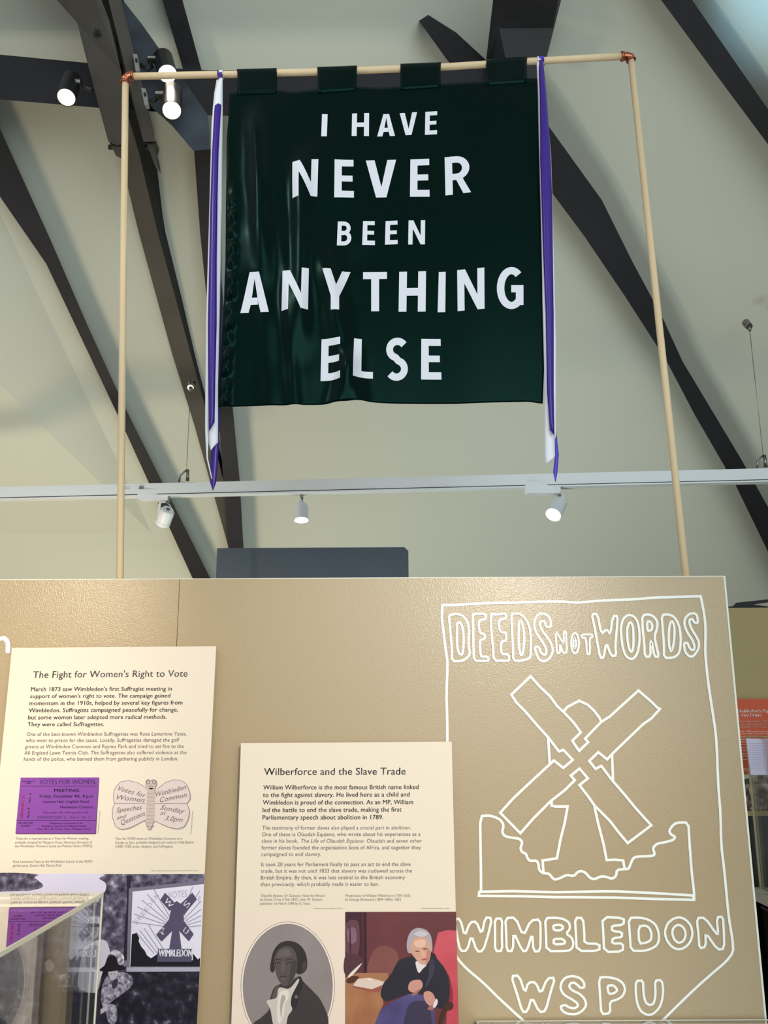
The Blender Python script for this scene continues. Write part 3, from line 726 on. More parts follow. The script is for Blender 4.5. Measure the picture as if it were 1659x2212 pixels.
ribbon('ribbon', [
    [(160, 472, 481, -.013), (185, 470, 481, -.012), (205, 466, 480, -.014), (240, 463, 477, -.026), (330, 458, 472, -.030), (440, 454.5, 469.5, -.030), (560, 452, 468, -.030), (700, 449, 468, -.030), (820, 450, 465, -.030), ((932, 912), 451.5, 463.5, -.030)],
    [(160, 472, 481, .012), (300, 466, 480, .006), (440, 460, 479, .004), (640, 456, 478, .004), (860, 456, 476, .004), (960, 457, 473, .004), (1000, 455, 471, .004), (1042, 454, 467, .004), ((1060, 1058), 459.5, 461, .004)]],
    M_PURPLE, 'purple satin ribbon hanging left of the banner, its longer tail ending in a point', (471, 481, 163))
ribbon('ribbon', [
    [(168, 474, 481, -.014), (180, 468, 481, -.022), (200, 463, 481, -.024), (240, 459, 481, -.018), (330, 462, 480, -.014), (440, 464, 479, -.012), (560, 463, 477, -.012), (700, 460, 474, -.012), (830, 455, 471, -.012), (930, 450, 471, -.012), ((957, 956), 450.5, 471, -.012), ((974, 970), 455.5, 457.5, -.012)],
    [(172, 468, 475, -.010), (200, 463, 470, -.016), (266, 457, 464, -.016), (344, 455, 462, -.016), (500, 451, 458, -.016), (690, 445, 455, -.016), (830, 443.6, 453, -.016), (930, 443, 450, -.016), (990, 446, 449.5, -.016), ((1036, 1033), 457, 458.5, -.016)]],
    M_RIBW, 'white satin ribbon hanging left of the banner behind the purple one', (474, 482, 166))
ribbon('ribbon', [
    [(130, 1163, 1173, -.014), (160, 1164, 1176, -.018), (200, 1166, 1180, -.024), (280, 1167, 1186, -.03), (350, 1167, 1190, -.03), (440, 1170, 1193, -.03), (540, 1173, 1194, -.03), (680, 1179, 1196, -.03), (846, 1182, 1196, -.03), ((928, 941), 1188, 1197.6, -.03)]],
    M_PURPLE, 'deep purple satin ribbon tail hanging right of the banner', (1163, 1173, 126))
ribbon('ribbon', [
    [(130, 1164, 1174, .013), (300, 1170, 1184, .008), (500, 1176, 1193, .006), (800, 1184, 1200, .006), (925, 1190, 1201, .006), (955, 1197, 1204, .006), (982, 1199, 1207, .006), (1020, 1195, 1204, .006), ((1041, 1040), 1199.5, 1200.5, .006)]],
    M_LILAC, 'brighter violet ribbon tail ending in a point over the white track on the right', (1164, 1174, 127))
ribbon('ribbon', [
    [(132, 1159, 1166, -.013), (200, 1162, 1170, -.013), (350, 1164, 1176, -.014), (540, 1169, 1180, -.016), (700, 1173, 1186, -.016), (800, 1175.5, 1190, -.018), (900, 1176.5, 1197, -.018), ((982, 980), 1176.5, 1199, -.018), ((1004, 986), 1178, 1199, -.018)],
    [(132, 1168, 1174, .004), (340, 1182, 1190.5, -.010), (540, 1188, 1196.5, -.012), (740, 1191, 1202, -.012), (900, 1192, 1202, -.012), ((936, 940), 1195, 1201.6, -.012), (948, 1197, 1199.5, -.012)]],
    M_RIBW, 'white satin ribbon hanging right of the banner on both sides of the purple one', (1160, 1166, 128))

# ------------------------------------------------------------------ the olive panel with the line drawing
a = atY(-420, 1250, PANEL_Y); b = atY(1572, 1245, PANEL_Y); c = atY(1650, 2206, PANEL_Y)
XR = (b.x + c.x) / 2; ZT = atY(800, 1249, PANEL_Y).z; XL = a.x - .3; XS = atY(385, 1320, PANEL_Y).x
def panel():
    r = empty('display_panel', ((XL + XR) / 2, PANEL_Y + .02, 0), 'large olive display panel carrying the white windmill line drawing and text boards', 'display panel')
    T = .045
    MB().box((XL, PANEL_Y, 0), (XS - .0006, PANEL_Y + T, ZT)).build('board', M_BOARD, r)
    MB().box((XS + .0006, PANEL_Y, 0), (XR - .004, PANEL_Y + T, ZT)).build('board', M_BOARD, r)
    MB().box((XR - .004, PANEL_Y - .001, 0), (XR, PANEL_Y + T, ZT)).build('edge_strip', M_EDGE, r)
    MB().box((XL, PANEL_Y + .0005, ZT), (XR, PANEL_Y + T, ZT + .0015)).build('edge_strip', M_EDGE, r)
    T3 = lambda px, py: atY(px, py, PANEL_Y - .0012)
    lay = [0]
    def stroke(mb, pts, wpx, to3, closed=False):          # each stroke of paint on its own hair-thin layer
        lay[0] = (lay[0] + 1) % 9; Yk = PANEL_Y - .0012 - .00012 * lay[0]
        globals()['stroke'](mb, pts, wpx, lambda px, py: atY(px, py, Yk), closed)
    W = 5.6
    A = (940, 1270, 5.53); B = (1190, 1270, 4.608); CC = (1070, 1440, 4.366); D = (1010, 1640, 5.184); E = (1240, 1640, 5.184); Fc = (970, 1960, 5.184); Gc = (1270, 1960, 5.027); H = (1080, 2080, 4.366)
    c5 = (930, 1270, 2.2757); c6 = (970, 1650, 2.4078)
    # border
    mb = MB()
    top = crops(*A, [(90, 205), (250, 205), (450, 190), (750, 178), (900, 178), (1100, 172), (1300, 163), (1450, 162), (1520, 162)]) + crops(*B, [(230, 147), (300, 145), (420, 132), (600, 122), (850, 113), (1000, 98), (1200, 92), (1490, 82)])
    right = crops(*B, [(1490, 82), (1515, 200), (1535, 330), (1540, 430), (1536, 600)]) + crops(*c5, [(1352, 345), (1365, 470), (1385, 600), (1403, 720), (1410, 850)]) + crops(*c6, [(1395, 0), (1402, 140), (1412, 260), (1415, 420), (1432, 560), (1445, 700), (1455, 800), (1475, 920), (1478, 980), (1440, 1030), (1380, 1080), (1300, 1150), (1200, 1245), (1100, 1345), (1020, 1420)])
    left = crops(*A, [(88, 205), (80, 300), (80, 380), (100, 520), (120, 700), (135, 800)]) + crops(*c5, [(84, 370), (78, 520), (82, 650), (83, 800), (83, 1000)])
    left += [(975, 1900), (980, 2055)] + crops(*c6, [(45, 1015), (90, 1065), (180, 1140), (260, 1220), (380, 1330), (470, 1410)])
    for q in (top, right, left): stroke(mb, chaikin(q, False), W, T3)
    mb.build('border_line', M_WHITE, r)
    def word(name, items):
        mb = MB()
        for fr, q, cl_ in items: stroke(mb, chaikin(crops(*fr, q), cl_), 5.2 if name != 'small_word' else 4.4, T3, cl_)
        mb.build('lettering', M_WHITE, r)
    word('w1', [(A, q, True) for q in (
        [(165, 325), (250, 310), (320, 325), (370, 375), (395, 440), (405, 520), (398, 620), (400, 700), (415, 770), (405, 810), (350, 860), (300, 875), (200, 875), (200, 720), (185, 560), (172, 420)],
        [(262, 420), (295, 408), (318, 440), (338, 540), (342, 650), (330, 780), (312, 798), (285, 785), (265, 720), (260, 600), (262, 480)],
        [(447, 312), (600, 308), (605, 375), (530, 385), (520, 430), (525, 490), (540, 545), (590, 550), (595, 610), (540, 620), (532, 680), (545, 810), (565, 822), (630, 820), (638, 870), (580, 872), (462, 870), (458, 700), (455, 500), (450, 380)],
        [(668, 310), (700, 318), (780, 315), (845, 305), (848, 365), (775, 380), (755, 420), (765, 480), (785, 530), (848, 535), (850, 630), (795, 640), (785, 680), (790, 790), (880, 795), (885, 872), (820, 870), (700, 868), (692, 720), (675, 560), (665, 420)],
        [(912, 310), (980, 305), (1040, 325), (1095, 390), (1130, 480), (1143, 580), (1140, 720), (1140, 820), (1110, 850), (1030, 870), (932, 870), (930, 720), (918, 520), (912, 400)],
        [(1020, 390), (1040, 420), (1062, 520), (1065, 620), (1055, 740), (1040, 805), (1020, 800), (1005, 730), (995, 600), (1000, 480), (1000, 410)],
        [(1380, 468), (1382, 400), (1360, 340), (1310, 310), (1270, 305), (1220, 325), (1185, 390), (1182, 460), (1210, 540), (1265, 620), (1310, 690), (1330, 750), (1325, 790), (1300, 800), (1265, 780), (1245, 720), (1220, 700), (1195, 705), (1195, 740), (1215, 800), (1245, 860), (1300, 880), (1360, 850), (1395, 790), (1408, 740), (1385, 660), (1340, 590), (1290, 530), (1250, 450), (1248, 410), (1285, 392), (1310, 405), (1325, 465)])])
    word('small_word', [(B, q, True) for q in (
        [(45, 440), (55, 440), (120, 545), (130, 540), (125, 440), (150, 432), (152, 500), (160, 640), (120, 650), (90, 560), (92, 645), (60, 652), (55, 560)],
        [(240 + 40 * math.cos(k * .5236), 550 + 104 * math.sin(k * .5236)) for k in range(12)],
        [(236, 498), (250, 530), (249, 580), (236, 606), (222, 580), (225, 520)],
        [(305, 465), (410, 462), (415, 490), (385, 495), (390, 660), (358, 660), (350, 500), (305, 495)])])
    word('w2', [(B, q, True) for q in (
        [(405, 262), (465, 260), (500, 460), (555, 410), (590, 465), (615, 280), (665, 280), (655, 420), (640, 580), (650, 672), (600, 680), (550, 540), (525, 695), (490, 697), (460, 530), (430, 370)],
        [(770, 265), (830, 285), (865, 340), (882, 430), (882, 540), (865, 640), (830, 700), (790, 710), (745, 680), (715, 600), (700, 480), (695, 400), (715, 310)],
        [(785, 335), (815, 370), (822, 470), (820, 600), (800, 645), (775, 600), (760, 500), (758, 400)],
        [(908, 272), (980, 262), (1030, 290), (1062, 340), (1058, 400), (1030, 480), (1050, 580), (1075, 685), (1030, 685), (1010, 560), (990, 520), (992, 685), (935, 685), (930, 560), (912, 400)],
        [(958, 335), (990, 335), (1010, 370), (1005, 420), (960, 430)],
        [(1102, 270), (1170, 262), (1230, 290), (1275, 370), (1292, 470), (1290, 590), (1270, 660), (1220, 695), (1125, 698), (1125, 560), (1112, 400)],
        [(1200, 325), (1225, 360), (1232, 440), (1222, 560), (1200, 635), (1180, 600), (1172, 500), (1178, 380)],
        [(1465, 350), (1455, 270), (1420, 250), (1370, 262), (1330, 310), (1328, 370), (1360, 450), (1410, 520), (1430, 580), (1425, 615), (1400, 620), (1375, 590), (1360, 545), (1322, 550), (1335, 640), (1380, 685), (1420, 680), (1470, 610), (1475, 540), (1445, 480), (1400, 410), (1378, 350), (1380, 315), (1410, 310), (1425, 345)])])
    # windmill
    mb = MB()
    sail = crops(*CC, [(332, 92), (420, 190), (520, 285), (580, 370), (650, 435), (740, 530), (805, 620), (725, 700), (790, 795), (875, 712), (845, 680), (1000, 520), (1080, 470), (1200, 360), (1350, 225), (1400, 270), (1470, 330), (1525, 385), (1552, 400), (1470, 490), (1390, 545), (1250, 680), (1100, 825), (1055, 875), (970, 808), (885, 890), (945, 965)])
    sail += crops(*E, [(305, 75), (430, 240), (560, 390), (700, 560), (800, 670), (865, 740), (600, 940), (500, 820), (400, 690), (230, 520), (160, 420), (60, 290), (155, 215), (60, 105)])
    sail += crops(*D, [(1155, 185), (1200, 235), (1090, 345), (930, 470), (740, 660), (590, 830), (365, 600), (510, 440), (700, 260), (820, 150), (965, 15)])
    sail += crops(*CC, [(640, 955), (730, 880), (640, 785), (600, 800), (500, 670), (400, 560), (280, 420), (200, 340), (150, 265)])
    stroke(mb, sail, W, T3, True)
    for fr, q in ((CC, [(645, 420), (680, 380), (790, 322), (870, 360), (930, 415), (980, 480), (1000, 525)]), (CC, [(498, 670), (512, 905)]), (CC, [(1100, 830), (1110, 1085)]),
                  (D, [(940, 470), (940, 520), (985, 530), (1120, 530), (1090, 700), (1040, 900), (1000, 1110), (840, 1135), (850, 1265)]), (E, [(230, 540), (270, 720), (330, 950), (365, 1130), (460, 1125), (550, 1135), (565, 1220)])):
        stroke(mb, crops(*fr, q), W, T3)
    mb.build('windmill_outline', M_WHITE, r)
    mb = MB()
    hill = crops(*D, [(150, 1480), (150, 1300), (145, 1000), (140, 640), (230, 630), (300, 645), (370, 680), (405, 740), (385, 820), (420, 865), (500, 880), (580, 890), (615, 930), (590, 1000), (610, 1040), (655, 1060), (670, 1110), (700, 1140), (775, 1135), (795, 1180), (800, 1240), (840, 1275), (910, 1280), (950, 1330), (980, 1350), (1040, 1330), (1110, 1295), (1190, 1310), (1230, 1265), (1270, 1250), (1320, 1270), (1370, 1330), (1420, 1345), (1500, 1310), (1560, 1320)])
    hill += crops(*E, [(425, 1340), (470, 1310), (480, 1240), (560, 1230), (610, 1230), (630, 1180), (660, 1110), (700, 1090), (860, 1085), (905, 1070), (890, 1020), (885, 990), (930, 945), (1020, 930), (1110, 905), (1135, 870), (1080, 840), (1065, 800), (1100, 745), (1150, 710), (1280, 708), (1290, 900), (1315, 1250), (1345, 1500), (1345, 1575)])
    stroke(mb, chaikin(hill, False), W, T3)
    stroke(mb, crops(*D, [(130, 1485), (500, 1478), (1000, 1490), (1500, 1480)]) + crops(*E, [(470, 1480), (900, 1500), (1320, 1525), (1345, 1560)]), W, T3)
    stroke(mb, crops(*D, [(130, 1485), (125, 1530), (600, 1535), (1000, 1545)]) + crops(*E, [(0, 1545), (470, 1550), (900, 1565), (1345, 1575)]), W, T3)
    mb.build('hedge_outline', M_WHITE, r)
    word('w3', [(Fc, q, True) for q in (
        [(60, 130), (125, 130), (175, 325), (235, 165), (305, 160), (365, 305), (405, 112), (480, 120), (440, 300), (380, 490), (310, 495), (250, 310), (200, 488), (125, 488), (90, 330)],
        [(512, 125), (595, 125), (590, 300), (595, 490), (515, 490), (515, 300)],
        [(630, 118), (745, 115), (830, 325), (915, 145), (1020, 135), (1025, 300), (1020, 490), (945, 495), (930, 285), (870, 490), (820, 490), (722, 275), (715, 490), (645, 490), (640, 300)],
        [(1075, 120), (1190, 115), (1280, 130), (1345, 170), (1355, 240), (1310, 295), (1375, 340), (1395, 410), (1370, 470), (1320, 490), (1090, 492), (1085, 300)],
        [(1165, 200), (1250, 195), (1282, 225), (1250, 258), (1175, 258)], [(1170, 355), (1260, 350), (1300, 380), (1290, 410), (1172, 415)],
        [(1410, 118), (1500, 118), (1515, 300), (1515, 405), (1684, 408), (1684, 488), (1430, 490), (1420, 300)])] +
        [(Gc, q, True) for q in (
        [(155, 105), (390, 115), (388, 190), (260, 200), (258, 255), (370, 270), (368, 325), (265, 335), (265, 395), (380, 390), (378, 480), (175, 485), (168, 300)],
        [(440, 115), (560, 110), (650, 130), (730, 180), (765, 260), (772, 350), (750, 410), (690, 450), (600, 475), (465, 470), (455, 300)],
        [(548, 210), (620, 195), (670, 225), (693, 300), (680, 360), (630, 385), (555, 395)],
        [(990, 105), (1060, 130), (1120, 200), (1138, 290), (1110, 380), (1050, 440), (980, 460), (910, 430), (855, 360), (832, 270), (860, 180), (920, 125)],
        [(985, 185), (1040, 220), (1065, 290), (1040, 365), (985, 390), (935, 350), (912, 275), (930, 215)],
        [(1180, 115), (1270, 112), (1395, 290), (1415, 290), (1395, 110), (1465, 100), (1475, 250), (1480, 450), (1405, 460), (1275, 270), (1280, 430), (1210, 445), (1200, 300)])])
    word('w4', [(H, q, True) for q in (
        [(105, 125), (180, 118), (235, 285), (265, 185), (335, 180), (385, 295), (445, 145), (520, 140), (475, 280), (430, 455), (370, 465), (300, 320), (258, 460), (210, 462), (160, 290)],
        [(795, 232), (795, 190), (760, 145), (690, 122), (620, 135), (580, 180), (568, 240), (600, 300), (680, 345), (730, 380), (735, 410), (700, 430), (650, 420), (615, 395), (570, 410), (585, 450), (630, 480), (720, 485), (780, 450), (815, 400), (800, 340), (750, 290), (680, 260), (650, 225), (665, 190), (700, 185), (740, 215), (755, 235)],
        [(932, 140), (1000, 132), (1100, 150), (1160, 190), (1182, 250), (1160, 310), (1110, 345), (1035, 365), (1040, 475), (955, 485), (945, 330)],
        [(1010, 215), (1070, 210), (1110, 255), (1080, 285), (1025, 295)],
        [(1280, 170), (1350, 165), (1352, 280), (1370, 370), (1410, 400), (1450, 385), (1468, 300), (1460, 165), (1525, 162), (1540, 250), (1530, 350), (1500, 430), (1440, 485), (1390, 492), (1330, 460), (1295, 390), (1280, 290)])])
    # last letter of a vinyl heading cut by the picture's left edge
    mb = MB()
    fillpoly(mb, [(12, 1411), (22, 1411), (22, 1390), (19, 1380), (11, 1374), (1, 1375), (-5, 1381), (-5, 1375), (-14, 1375), (-15, 1411), (-5, 1411), (-4, 1390), (0, 1384), (7, 1383), (12, 1389)], T3)
    mb.build('vinyl_letter', M_WHITE, r)
panel()

# ------------------------------------------------------------------ text boards
DARK = (62, 56, 62); BODY = (84, 78, 84)
def lines(parent, name, K, s, rows, cap, to3, bold, col, sh=0.0):
    mb = MB()
    for t, (x0, y0, x1, y1) in rows: text(mb, t, K((x0, y0)), K((x1, y1)), cap / s, to3, bold, sh)
    return mb.build(name, ink(col), parent)
OFF = .032; TH = .006
def board(pts, label):
    Y = PANEL_Y - OFF
    root = empty('text_board', atY((pts[2][0] + pts[3][0]) / 2, pts[2][1], Y), label, 'text board')
    MB().slab([atY(x, y, Y) for x, y in pts], (0, TH, 0)).build('board', M_CREAM, root)
    f = MB()
    q = [atY(x, y, Y + TH) for x, y in pts]; c = (q[0] + q[1] + q[2] + q[3]) / 4
    f.slab([c + (p - c) * .7 for p in q], (0, OFF - TH, 0)).build('batten', M_PLINTH, root)
    return root, (lambda d: (lambda px, py: atY(px, py, Y - .0004 - d)))
def vote_board():
    K = crop(0, 1380, 3.318); s = 3.318
    root, T = board([(25.8, 1399.7), (466.8, 1395.8), (420, 2320), (-66, 2320)], 'tall cream text board on the left with a purple ticket and butterfly print')
    t = T(.0002)
    lines(root, 'heading', K, s, [("The Fight for Women's Right to Vote", (235, 280, 1342, 270))], 47, t, .012, (104, 98, 104))
    lines(root, 'lead_text', K, s, [
        ("March 1873 saw Wimbledon's first Suffragist meeting in", (222, 375, 1231, 371)), ("support of women's right to vote. The campaign gained", (216, 425, 1219, 420)),
        ('momentum in the 1910s, helped by several key figures from', (210, 475, 1307, 470)), ('Wimbledon. Suffragists campaigned peacefully for change,', (206, 526, 1275, 521)),
        ('but some women later adopted more radical methods.', (201, 577, 1194, 573)), ('They were called Suffragettes.', (197, 627, 745, 625))], 29, t, .018, DARK)
    lines(root, 'body_text', K, s, [
        ('One of the best-known Wimbledon Suffragettes was Rose Lamartine Yates,', (190, 696, 1336, 693)), ('who went to prison for the cause. Locally, Suffragettes damaged the golf', (184, 740, 1283, 737)),
        ('greens at Wimbledon Common and Raynes Park and tried to set fire to the', (179, 785, 1316, 781)), ('All England Lawn Tennis Club. The Suffragettes also suffered violence at the', (174, 830, 1336, 826)),
        ('hands of the police, who banned them from gathering publicly in London.', (170, 874, 1277, 871))], 26, t, 0, BODY)
    lines(root, 'caption', K, s, [
        ("Ticket for a reserved seat at a 'Votes for Women' meeting,", (112, 1439, 636, 1438)), ('probably designed by Margaret Grant, Honorary Secretary of', (109, 1467, 660, 1466)),
        ("the Wimbledon Women's Social and Political Union (WSPU)", (105, 1494, 660, 1493))], 18, t, 0, (110, 104, 108))
    lines(root, 'caption', K, s, [
        ('Flyer for WSPU event on Wimbledon Common on a', (829, 1440, 1306, 1439)), ('Sunday at 3pm, probably designed and made by Hilda Bather', (827, 1468, 1391, 1466)),
        ('(1838\u20131932) artist, designer and Suffragette', (825, 1496, 1239, 1495))], 18, t, 0, (110, 104, 108))
    lines(root, 'caption', K, s, [
        ('Rose Lamartine Yates at the Wimbledon branch of the WSPU', (94, 1605, 661, 1604)), ('garden party, Dorset Hall, Merton Park', (91, 1633, 440, 1632))], 18, t, 0, (110, 104, 108))
    for tx_, a_, b_ in (('Photo reproduced by permission of the John Innes Society', (1085, 1667), (1420, 1665)), ('Photography by Ian Stratton', (706, 1392), (720, 1232)), ('Photography by Ian Stratton', (1372, 1398), (1385, 1236))):
        mb = MB(); text(mb, tx_, K(a_), K(b_), 10 / s, t, upright=a_[0] == 1085); mb.build('credit_line', ink((130, 124, 122)), root)
    # purple ticket
    mb = MB(); mb.use(ink((86, 52, 92))); fillpoly(mb, [K(p) for p in ((152, 998), (712, 998), (688, 1400), (114, 1400))], T(.0002))
    mb.use(mat('ticket_print', (146, 76, 170), .5, .3, vary=.2, vscale=14, col2=(128, 62, 158))); fillpoly(mb, [K(p) for p in ((148, 994), (708, 993), (684, 1395), (110, 1395))], T(.0004))
    I = ink((52, 20, 72)); t2 = T(.0007); mb.use(I)
    for a_, b_ in (((146, 1056), (697, 1056)), ((118, 1301), (688, 1302))): stroke(mb, [K(a_), K(b_)], 1.0, t2)
    for tx_, x0, y0, x1, cp, bo in (('VOTES FOR WOMEN.', 282, 1042, 688, 33, .005), ('MEETING.', 388, 1098, 575, 23, .03), ('Friday, December 4th, 8 p.m.', 284, 1138, 672, 21, .02), ('Lecture Hall, Lingfield Road,', 310, 1176, 641, 18, .02),
                                   ('Wimbledon Common.', 428, 1215, 672, 18, .02), ('Doors open 7.30.  Meeting closes 10.30.', 312, 1250, 634, 11, .02), ('RESERVED SEAT 2/-  Row E  No. 3', 270, 1287, 640, 17, 0),
                                   ('VOTES FOR', 130, 1327, 236, 12, .02), ('WOMEN.', 148, 1347, 216, 12, .02), ('Wimbledon Committee of the', 355, 1328, 592, 12, .02), ("Women's Social and Political Union.", 297, 1348, 622, 12, .02), ('Hon. Sec. M. Grant, Fairs, Margate Road.', 268, 1369, 650, 12, .02),
                                   ('December 4,', 160, 1026, 250, 11, .02), ('1908.', 184, 1041, 222, 11, .02)):
        text(mb, tx_, K((x0, y0)), K((x1, y0 - 1)), cp / s, t2, bo)
    text(mb, 'Row E    No. 3', K((207, 1285)), K((226, 1108)), 16 / s, t2, .02, upright=False)
    mb.use(ink((196, 30, 66))); text(mb, 'RESERVED. 2/-', K((163, 1287)), K((178, 1118)), 17 / s, t2, .03, upright=False)
    mb.build('ticket_print', None, root)
    # butterfly flyer
    mb = MB(); outline = [(1057, 1080), (1030, 1055), (985, 1030), (920, 1015), (865, 1025), (830, 1060), (812, 1110), (815, 1160), (822, 1180), (806, 1215), (806, 1280), (828, 1345), (870, 1366), (930, 1355), (990, 1325), (1040, 1300), (1050, 1335), (1062, 1365), (1078, 1366), (1092, 1340), (1105, 1305), (1150, 1325), (1210, 1350), (1270, 1362), (1320, 1345), (1350, 1290), (1358, 1230), (1340, 1180), (1362, 1150), (1360, 1100), (1335, 1040), (1290, 1012), (1240, 1010), (1185, 1030), (1140, 1065), (1110, 1100), (1108, 1075), (1122, 1045), (1118, 1015), (1095, 1008), (1080, 1018), (1062, 1008), (1048, 1015), (1044, 1045)]
    mb.use(ink((176, 156, 150))); fillpoly(mb, [K((x + 5, y + 5)) for x, y in spline(outline, 3)], T(.0002))
    mb.use(ink((226, 206, 202))); fillpoly(mb, [K(p) for p in spline(outline, 3)], T(.0004))
    mb.use(ink((206, 184, 178))); fillpoly(mb, [K(p) for p in spline([(1058, 1080), (1108, 1080), (1112, 1180), (1105, 1300), (1078, 1366), (1062, 1366), (1046, 1290), (1052, 1180)], 3)], T(.0006))
    fillpoly(mb, [K(p) for p in spline([(1045, 1025), (1062, 1008), (1080, 1018), (1096, 1008), (1120, 1020), (1118, 1050), (1100, 1075), (1062, 1072)], 3)], T(.0006))
    mb.use(ink((118, 100, 104)))
    for cx_ in (1062, 1104): stroke(mb, [K((cx_ + 11 * math.cos(k * .628), 1026 + 14 * math.sin(k * .628))) for k in range(10)], 1.2, T(.0009), True)
    stroke(mb, [K(p) for p in ((1064, 1060), (1080, 1052), (1096, 1060))], 1.0, T(.0009)); stroke(mb, [K((822, 1180)), K((1050, 1178))], .8, T(.0009)); stroke(mb, [K((1112, 1180)), K((1340, 1180))], .8, T(.0009))
    stroke(mb, [K(p) for p in outline], .8, T(.0009), True)
    for y in range(1110, 1350, 26): stroke(mb, [K((1054, y)), K((1108, y + 2))], .5, T(.0009))
    for tx_, a_, b_, cp in (('Votes for', (846, 1085), (1042, 1140), 34), ('Women', (838, 1150), (1036, 1172), 34), ('Speeches', (836, 1245), (1020, 1222), 34), ('and', (838, 1295), (912, 1280), 26), ('Questions', (872, 1335), (1046, 1262), 34),
                            ('Wimbledon', (1122, 1132), (1338, 1076), 34), ('Common', (1148, 1172), (1342, 1132), 34), ('Sunday', (1146, 1222), (1322, 1252), 34), ('at', (1148, 1262), (1192, 1258), 26), ('3.0pm', (1180, 1300), (1308, 1314), 34)):
        text(mb, tx_, K(a_), K(b_), cp / s, T(.0009), -.004, .4, upright=False)
    mb.build('butterfly_print', None, root)
    # garden party photograph
    P = crop(0, 1860, 3.456)
    leaves = mottled('leaf_print', [(.32, (30, 26, 42)), (.48, (84, 76, 98)), (.60, (122, 114, 138)), (.74, (196, 188, 210))], 62, detail=6)
    dleaf = mottled('dark_leaf_print', [(.45, (20, 17, 32)), (.6, (42, 38, 56)), (.70, (90, 84, 104)), (.76, (170, 164, 184))], 60, detail=4)
    fur = mottled('fur_print', [(.35, (86, 78, 98)), (.6, (176, 168, 188)), (.75, (216, 208, 224))], 160, detail=3)
    mb = MB(); ly = [0.0002]
    def pl(m_, pts, sm=True):
        ly[0] += .00006; mb.use(m_); q = [P(p) for p in (spline(pts, 4) if sm else pts)]; fillpoly(mb, q, T(ly[0]))
    pl(leaves, [(-90, 97), (1527, 97), (1456, 1500), (-220, 1500)], False)
    pl(ink((222, 212, 236)), [(255, 97), (750, 97), (740, 130), (790, 170), (770, 240), (640, 250), (450, 240), (250, 260), (-60, 280), (-60, 200), (180, 225), (320, 190), (280, 140)])
    pl(leaves, [(-60, 97), (270, 97), (250, 130), (300, 160), (310, 200), (200, 220), (60, 226), (-60, 220)])
    pl(mottled('foliage_soft', [(.3, (60, 54, 76)), (.55, (110, 102, 128)), (.75, (160, 152, 176))], 40), [(-120, 300), (300, 270), (520, 300), (640, 420), (640, 700), (480, 900), (-140, 900)])
    pl(ink((34, 28, 46)), [(946, 112), (974, 112), (976, 300), (945, 740), (918, 740), (948, 300)], False)
    # banner in the photograph
    pl(ink((120, 112, 134)), [(962, 205), (1524, 142), (1523, 172), (1000, 228), (975, 820), (945, 820)], False)
    pl(ink((228, 222, 240)), [(990, 228), (1523, 172), (1495, 792), (968, 792)], False)
    rays = ink((150, 142, 166))
    for k in range(17):
        an = math.radians(-172 + k * 10.4); d0, d1 = 90, 330
        x0, y0 = 1315 + d0 * math.cos(an), 500 + d0 * math.sin(an); x1, y1 = 1315 + d1 * math.cos(an), 500 + d1 * math.sin(an)
        if x1 > 1500: y1 = y0 + (y1 - y0) * (1500 - x0) / (x1 - x0); x1 = 1500
        if y1 < 330 and 1180 < x1 < 1420: continue
        mb.use(rays); stroke(mb, [P((x0, y0)), P((x1, y1))], 1.6, T(.0012))
    for xx in (1020, 1045, 1075, 1110): stroke(mb, [P((xx, 480 + (1110 - xx) * .6)), P((xx + 130, 690))], 1.6, T(.0012))
    pl(ink((16, 13, 28)), [(985, 545), (1020, 538), (1040, 575), (1035, 600), (1055, 640), (1080, 668), (1098, 705), (1128, 726), (1180, 690), (1176, 740), (1260, 735), (1440, 740), (1440, 690), (1478, 735), (1494, 720), (1493, 790), (972, 790)], False)
    sail = ink((84, 76, 104)); ly[0] = .0014
    for q in ([(1232, 236), (1196, 290), (1266, 372), (1322, 330)], [(1436, 236), (1470, 286), (1372, 402), (1326, 340)], [(1268, 428), (1166, 550), (1206, 602), (1300, 508)], [(1366, 436), (1446, 546), (1410, 600), (1330, 512)],
              [(1270, 390), (1290, 322), (1318, 298), (1350, 320), (1366, 380), (1374, 436), (1338, 520), (1356, 660), (1262, 660), (1286, 520), (1260, 448)], [(1180, 655), (1436, 655), (1430, 752), (1172, 752)]): pl(sail, q, False)
    wh = ink((236, 232, 246)); t3 = T(.0024); mb.use(wh)
    text(mb, 'WIMBLEDON', P((1184, 712)), P((1432, 712)), 52 / 3.456, t3, .03)
    text(mb, 'W', P((1222, 300)), P((1268, 352)), 40 / 3.456, t3, .02, upright=False); text(mb, 'S', P((1398, 352)), P((1424, 318)), 42 / 3.456, t3, .02, upright=False)
    text(mb, 'P', P((1218, 552)), P((1246, 518)), 42 / 3.456, t3, .02, upright=False); text(mb, 'U', P((1362, 528)), P((1392, 548)), 42 / 3.456, t3, .02, upright=False)
    mb.use(ink((186, 180, 200))); text(mb, 'VOTES', P((1254, 280)), P((1396, 266)), 50 / 3.456, t3)
    for k, chh in enumerate('FREEDOM'):
        x, y = 1026 + k * 25, 474 - k * 32; text(mb, chh, P((x, y)), P((x + 14, y - 22)), 34 / 3.456, t3, upright=False)
    text(mb, 'E', P((1480, 300)), P((1500, 306)), 40 / 3.456, t3)
    ly[0] = .0014
    pl(ink((176, 168, 190)), [(944, 794), (1492, 794), (1490, 824), (944, 826)], False)
    pl(dleaf, [(760, 826), (1490, 826), (1456, 1500), (700, 1500)], False)
    # standing woman in white
    pl(ink((214, 208, 226)), [(664, 620), (620, 660), (600, 760), (580, 930), (640, 975), (720, 980), (745, 900), (800, 720), (822, 690), (800, 610), (760, 585), (700, 600)])
